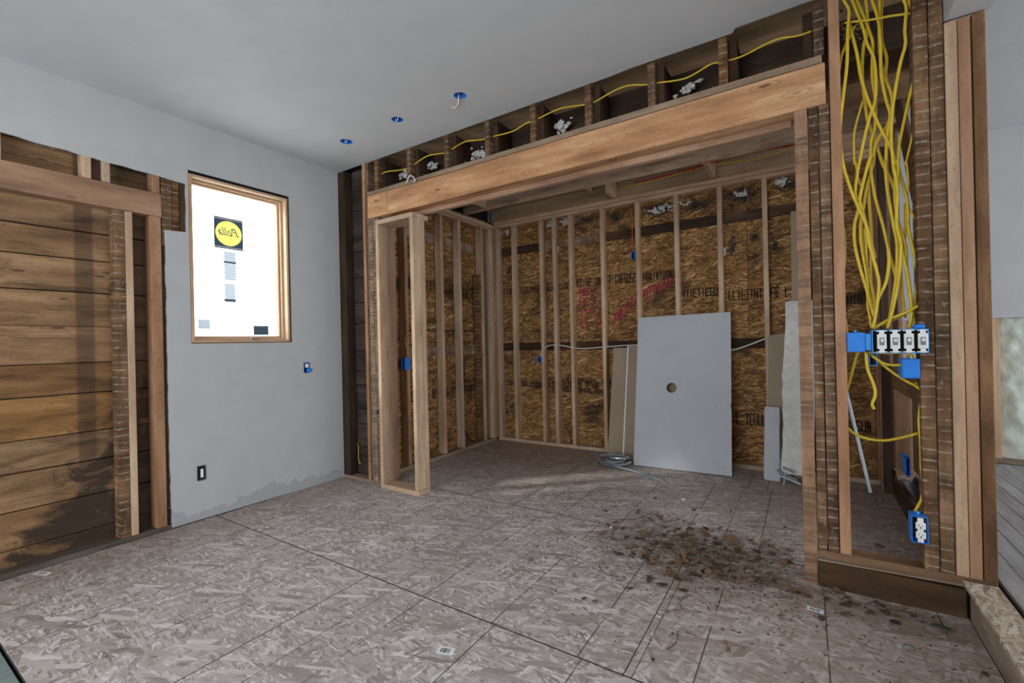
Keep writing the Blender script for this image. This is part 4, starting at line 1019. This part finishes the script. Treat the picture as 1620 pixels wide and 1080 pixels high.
# four-gang switch box
parts = [open_box('box', 'blue', 3.822, 4.014, -.034, .045, 1.112, 1.216)]
for k in range(4): parts += device_switch(3.857+k*.046, 1.164, -.034)
parts += [piece('bracket', MT['bluelight'], None, 3.800, 3.821, -.03, .03, 1.125, 1.200), piece('ear', MT['blue'], None, 3.968, 4.006, -.024, .02, 1.217, 1.236, bev=.006)]
bm = newbm(); box(bm, 3.822, 4.014, -.037, -.0345, 1.212, 1.216, bev=.0005); box(bm, 3.822, 4.014, -.037, -.0345, 1.112, 1.116, bev=.0005); box(bm, 3.822, 3.826, -.037, -.0345, 1.1165, 1.2115, bev=.0005); box(bm, 4.010, 4.014, -.037, -.0345, 1.1165, 1.2115, bev=.0005)
parts.append(finish('rim', bm, MT['bluelight']))
thing('switch_box', (3.92, 0, 1.112), 'blue four-gang electrical box holding four white toggle switches', 'switch box', parts)
def sbox(name, x0, x1, y0, y1, z0, z1, mat, label, axis='-y', extra=None, cat='electrical box'):
    parts = [open_box('box', mat, x0, x1, y0, y1, z0, z1, axis=axis)]
    parts.append(piece('mounting_tab', MT['bluelight' if mat.startswith('blue') else mat], None, (x0+x1)/2-.006, (x0+x1)/2+.006, (y0+y1)/2-.006, (y0+y1)/2+.006, z1+.0003, z1+.012))
    if extra: parts += extra
    return thing(name, ((x0+x1)/2, (y0+y1)/2, z0), label, cat, parts)
b = sbox('junction_box', 3.733, 3.799, -.032, .05, 1.118, 1.206, 'blue', 'blue electrical box nailed to the single clean stud left of the switches')
cv = piece('box_side', MT['blue'], b, 3.735-3.766, 3.797-3.766, -.036-.009, -.0325-.009, .002, .086)
sbox('junction_box', 3.926, 3.988, -.01, .08, 1.000, 1.085, 'blue', 'square blue electrical box hanging just under the right end of the switch box', extra=[piece('cover', MT['blue'], None, 3.929, 3.985, -.014, -.0105, 1.003, 1.082)])
sbox('junction_box', 3.816, 3.846, .02, .08, 1.052, 1.11, 'bluelight', 'small light blue box below the left end of the switch box')
sbox('outlet_box', 3.944, 3.999, -.03, .04, .286, .402, 'blue', 'low blue outlet box with a white duplex receptacle on the bay stud', extra=[device_outlet(3.9735, .344, -.030)], cat='outlet')
sbox('outlet_box', 4.075, 4.097, 1.02, 1.16, .32, .43, 'blue', 'blue box with dark wires low on the half-stripped side wall', extra=loose_wires(4.07, 1.1, .30, 6, .05), cat='electrical box')
sbox('wall_box', -.058, .001, -.3755, -.3205, .978, 1.061, 'blue', 'blue switch box set in the painted wall right of the window', axis='+x', extra=[piece('device', MT['white'], None, -.006, .004, -.361, -.333, 1.02, 1.052), piece('clamp', MT['blue'], None, -.02, .008, -.345, -.300, .982, 1.012, bev=.004)])
sbox('wall_box', -.058, .001, -1.190, -1.136, .280, .380, 'greymetal', 'grey outlet box low on the painted wall under the window', axis='+x', extra=[piece('device', MT['black'], None, -.010, .004, -1.178, -1.148, .292, .37), piece('receptacle', MT['white'], None, .0045, .008, -1.172, -1.154, .30, .36)], cat='outlet')
sbox('wall_box', .374, .418, .376, .448, .960, 1.068, 'blue', 'blue box with a yellow cable seen through the narrow stud frame', extra=[cable('cable', [(.395, .43, 1.072), (.41, .425, 1.13), (.40, .41, 1.2), (.385, .42, 1.26)], .0045, MT['yellow'])])
sbox('wall_box', 1.012-.055, 1.003-.002, 1.935, 1.99, .955, 1.02, 'blue', 'blue box on the back studs with a white cable running right', extra=None)
sbox('wall_box', 2.088, 2.126, 1.935, 1.99, 2.015, 2.095, 'blue', 'blue box high on the back studs with a thin orange cable')
# ceiling light boxes
for i, (x, y, r) in enumerate(cans):
    bm = newbm(); n = 24
    ring0 = [bm.verts.new((a, b_, HC+.001)) for a, b_ in ring_pts(x, y, r-.0015, n)]; ring1 = [bm.verts.new((a, b_, HC+.055)) for a, b_ in ring_pts(x, y, r-.003, n)]
    for k in range(n): bm.faces.new((ring0[k], ring0[(k+1) % n], ring1[(k+1) % n], ring1[k]))
    bm.faces.new(ring1)
    bx = finish('box', bm, MT['blue'], fixn=True)
    if i == 2: q = [(x-.02, y+.01, HC+.04), (x-.03, y+.02, HC-.005), (x-.05, y+.035, HC-.03), (x-.085, y+.04, HC-.035), (x-.10, y+.035, HC-.022)]
    else: q = [(x-.02, y, HC+.045), (x-.022, y+.005, HC+.004), (x+.005, y-.004, HC-.004), (x+.02, y-.01, HC+.02)]
    ws = [cable('wire', q, .003, MT['white'], flat=1), cable('wire', [(a+.008, b_+.008, c_+.002) for a, b_, c_ in q], .0025, MT['copper' if i == 2 else 'black'], flat=1)]
    lab = ['round blue ceiling box nearest the corner', 'middle round blue ceiling box with a short white wire', 'round blue ceiling box farthest from the corner, its wires hanging out'][i]
    thing('ceiling_box', (x, y, HC), lab, 'ceiling box', [bx]+ws)

# ---- cables
KL = ['yellow cable hanging down the left side of the bay', 'yellow cable bending left behind the others near the top', 'yellow cable dropping through the middle of the bundle', 'yellow cable crossing from upper middle to lower right',
 'yellow cable slanting across to the right switches', 'yellow cable with a long right-hand curve', 'yellow cable ending at the left switches', 'short yellow cable merging high in the middle',
 'thick front yellow cable right of the middle', 'rightmost thick yellow cable from the top', 'thin yellow cable bowing out over the white wall at the right', 'short yellow end curling left near the top', 'yellow cable running across the top of the bay',
 'thin pale yellow cable curving behind the bundle', 'single yellow cable beside the clean stud', 'yellow cable bowing left at mid height', 'thin yellow cable behind the bowed one', 'second thin yellow cable behind the bowed one',
 'greenish yellow cable at the back of the bundle', 'yellow cable curling in above the left switch', 'yellow cable looping over the white wall strip', 'short straight yellow cable above the right switches', 'yellow cable looping from the left box under the leaning channel',
 'yellow cable loop under the switch box', 'yellow cable running from the switches down to the low outlet', 'second yellow cable beside the one feeding the low outlet', 'loose yellow cable dangling below the small light blue box', 'yellow cable swept sideways just above the switches']
for pts, lab in zip(CABLES, KL):
    r = .0066 if 'thin' not in lab else .0045
    o = cable('yellow_cable', pts, r, MT['yellow'], n=4, flat=.62); tag(o, lab, 'cable', 'yellow cables in the stud bay')
o = cable('yellow_cable', HCABLE, .0055, MT['yellow']); tag(o, 'long yellow cable threaded through the short studs above the header', 'cable')
o = cable('yellow_cable', [(.10, .07, .30), (.13, .06, .27), (.125, .06, .19), (.15, .05, .13), (.17, .05, .14)], .0042, MT['yellow']); tag(o, 'short yellow cable end low in the dark corner bay', 'cable')
o = cable('white_cable', [(1.005, 1.94, 1.022), (1.02, 1.935, 1.08), (1.10, 1.935, 1.145), (1.25, 1.938, 1.15), (1.50, 1.936, 1.11), (1.80, 1.936, 1.125), (2.13, 1.936, 1.14), (2.4, 1.936, 1.12), (2.9, 1.936, 1.08), (3.05, 1.936, 1.09), (3.28, 1.936, 1.18)], .006, MT['whitecable']); tag(o, 'white cable strung across the back studs', 'cable')
o = cable('orange_cable', [(2.03, 1.945, 2.60), (2.10, 1.94, 2.53), (2.105, 1.94, 2.3), (2.10, 1.94, 2.105)], .0035, MT['orange']); tag(o, 'thin orange cable dropping to the high blue box on the back wall', 'cable')
o = cable('red_cable', [(2.2, 1.72, 2.72), (2.7, 1.70, 2.72), (3.1, 1.70, 2.76), (3.6, 1.72, 2.74)], .008, MT['red']); tag(o, 'red cable running between the alcove joists', 'cable')
o = cable('yellow_cable', [(2.0, 1.78, 2.70), (2.5, 1.76, 2.72), (2.9, 1.76, 2.74), (3.3, 1.72, 2.70), (3.6, 1.7, 2.75)], .006, MT['yellow']); tag(o, 'yellow cable between the alcove joists above the back plate', 'cable')
o = cable('black_cable', [(.31, 1.33, 1.33), (.325, 1.34, 1.2), (.33, 1.36, .8), (.31, 1.33, .35), (.34, 1.40, .12), (.36, 1.5, .06)], .009, MT['black'], flat=1); tag(o, 'black cable hanging in the left side wall of the alcove', 'cable')
o = cable('black_cable', [(.27, .08, 1.05), (.265, .07, .9), (.268, .08, 1.3), (.275, .085, 1.65)], .006, MT['black'], flat=1); tag(o, 'black cable in the dark corner bay', 'cable')

# ---- stickers on the floor
def floor_label(x, y, a, w_, h_, label):
    root = empty('barcode_label', (x, y, .0005)); root.rotation_euler = (0, 0, a); tag(root, label, 'label')
    p = piece('paper', MT['paper'], root, -w_/2, w_/2, -h_/2, h_/2, 0, .0006, bev=0)
    bm = newbm(); t = -w_*.32
    while t < w_*.3:
        q = R.uniform(.0012, .004); box(bm, t, t+q, -h_*.3, h_*.3, .0007, .0009, bev=0); t += q+R.uniform(.0012, .003)
    k = finish('bars', bm, MT['ink'], root); k['kind'] = 'stuff'
floor_label(1.300, -.81, .35, .062, .034, 'white barcode label on the floor in front of the stud frame')
floor_label(2.368, -1.302, .3, .066, .042, 'white barcode label on the floor nearest the camera')
floor_label(3.583, -.267, -.12, .062, .030, 'white barcode label on the floor by the dark rim board')
floor_label(2.99, .45, .1, .060, .035, 'white barcode label beyond the leaf litter')
floor_label(.07, -1.97, .4, .09, .03, 'dull label on the floor by the old boards')

# ---- leaves and litter
def leafmesh(i):
    bm = bmesh.new(); n = 8; L = 1.0
    cu = R.uniform(.3, 1.3); wd = R.uniform(.28, .5); rowsv = []
    for k in range(n+1):
        t = k/n; hw = wd*math.sin(PI*min(1, t*1.02))**.8*(1-.25*t)*(1+.18*(k % 2)); z = .22*math.sin(t*3+i)+.1*R.random()
        rowsv.append([bm.verts.new((t-.5, -hw, z+cu*hw*hw+.05*R.random())), bm.verts.new((t-.5, 0, z)), bm.verts.new((t-.5, hw, z+cu*hw*hw+.05*R.random()))])
    for a, b_ in zip(rowsv[:-1], rowsv[1:]):
        bm.faces.new((a[0], b_[0], b_[1], a[1])); bm.faces.new((a[1], b_[1], b_[2], a[2]))
    mz = min(v.co.z for v in bm.verts)
    for v in bm.verts: v.co.z -= mz
    me = bpy.data.meshes.new('dry_leaf'); bm.to_mesh(me); bm.free(); me.materials.append(MT['leaf'] if i % 3 else MT['leafdark']); return me
LM = [leafmesh(i) for i in range(9)]
zones = [(3.05, .02, .24, .17, 210, 'brown dry leaf in the main litter patch right of the floor centre', 'leaves in the main litter patch'),
         (3.78, -.13, .16, .035, 30, 'brown dry leaf along the foot of the dark rim board', 'leaves along the rim board'),
         (2.8, .45, .35, .25, 24, 'stray dry leaf on the floor beyond the litter patch', 'stray leaves beyond the patch'),
         (3.2, -.45, .5, .2, 20, 'stray dry leaf on the floor in front of the litter patch', 'stray leaves in front of the patch')]
for (cx, cy, sx, sy, n, lab, grp) in zones:
    for k in range(n):
        x, y = R.gauss(cx, sx), R.gauss(cy, sy)
        if not (1.5 < x < 4.0) or (x > 3.5 and y > -.06) or y > 1.4: continue
        o = bpy.data.objects.new('dry_leaf', R.choice(LM)); COL.objects.link(o)
        s_ = R.uniform(.028, .06)*(1 if 'stray' not in lab else .7)
        o.location = (x, y, .0006); o.rotation_euler = (0, 0, R.uniform(0, 6.3)); o.scale = (s_, s_*R.uniform(.6, 1), s_*R.uniform(.5, 1)); tag(o, lab, 'leaf', grp)
bm = newbm()
for k in range(3600):
    x, y = (R.gauss(3.06, .3), R.gauss(.02, .2)) if k % 4 else (R.uniform(2.2, 4.05), R.gauss(-.1, .35))
    if y > 1.2 or x > 4.08 or (x > 3.5 and y > -.05): continue
    s_ = R.uniform(.003, .012); a = R.uniform(0, 6.3); z = R.uniform(.0008, .006)
    q = [(x+s_*math.cos(a), y+s_*math.sin(a), z), (x-s_*.4*math.sin(a), y+s_*.4*math.cos(a), .0006), (x-s_*math.cos(a), y-s_*math.sin(a), z*.6), (x+s_*.3*math.sin(a), y-s_*.3*math.cos(a), .0012)]
    bm.faces.new([bm.verts.new(p) for p in q]).material_index = R.choice((0, 0, 1, 1, 2))
for k in range(350):
    x, y = R.uniform(.1, 4.0), R.uniform(-2.0, 1.4); s_ = R.uniform(.002, .006)
    if (x > 3.5 and y > -.05) or (x < 1.3 and y > -.2): continue
    a = R.uniform(0, 6.3)
    bm.faces.new([bm.verts.new((x+s_*math.cos(a+t), y+s_*.6*math.sin(a+t), .0009+.002*R.random())) for t in (0, 1.6, 3.1, 4.7)]).material_index = 1
o = finish('leaf_litter', bm, [MT['leaf'], MT['leafdark'], MT['plate']]); o['kind'] = 'stuff'; o['label'] = 'fine crumbs of dry leaf and dirt on the strand-board floor'; o['category'] = 'litter'
def shard_thing(x, y, w_, h_, label, mat='stone'):
    bm = newbm(); n = 9; a0 = R.uniform(0, 6)
    pts = [(w_*R.uniform(.75, 1)*math.cos(a0+2*PI*k/n), h_*R.uniform(.7, 1)*math.sin(a0+2*PI*k/n)) for k in range(n)]
    lo = [bm.verts.new((a, b_, 0)) for a, b_ in pts]; hi = [bm.verts.new((a*.85, b_*.85, .006+R.uniform(0, .004))) for a, b_ in pts]
    for k in range(n): bm.faces.new((lo[k], lo[(k+1) % n], hi[(k+1) % n], hi[k]))
    bm.faces.new(hi); bm.faces.new(lo[::-1])
    o = finish('debris_chip', bm, MT[mat]); o.location = (x, y, .0005); o.rotation_euler = (0, 0, -.25); tag(o, label, 'debris')
shard_thing(4.01, -.16, .040, .018, 'flat dark green chip on the floor below the corner of the rim board')
shard_thing(3.86, -.21, .020, .008, 'small black chip on the floor left of the dark green one', 'black')
shard_thing(3.88, -.37, .020, .009, 'grey chip on the floor in front of the green one', 'greymetal')
shard_thing(4.075, -.42, .012, .012, 'tiny dark chip against the foot of the curb')
shard_thing(3.90, .62, .025, .018, 'small brown block on the floor inside the stud bay', 'leaf')
shard_thing(2.79, .86, .016, .012, 'pale crumb of plaster on the alcove floor', 'core')
shard_thing(2.51, .12, .010, .008, 'tiny white crumb left of the litter patch', 'core')
for (pts, lab) in (([(2.62, -.30, .004), (2.63, -.38, .006), (2.68, -.44, .004), (2.76, -.44, .004)], 'thin dark twig curved on the floor left of the litter patch'), ([(2.35, .25, .004), (2.5, .26, .004), (2.62, .35, .005), (2.66, .5, .004)], 'long thin dark wire curved on the floor'),
                   ([(3.11, -.72, .003), (3.12, -.8, .004), (3.10, -.86, .003)], 'short dark twig on the floor near the camera'), ([(3.10, -.42, .003), (3.07, -.5, .004), (3.09, -.56, .003)], 'small bent twig just in front of the litter patch')):
    o = cable('twig', pts, .0016, MT['leafdark'], flat=1, seg=4); tag(o, lab, 'twig')
# dangling staples, bag end and nails on the header plate
bm = newbm(); tube(bm, [(.90, -.02, 2.50), (.94, -.025, 2.545), (.97, -.02, 2.535), (1.0, -.022, 2.50), (.98, -.02, 2.49)], .006, 5, 3)
o = finish('paper_scrap', bm, MT['fluff'], fixn=True); tag(o, 'twisted white paper scrap on top of the header near its left end', 'scrap')
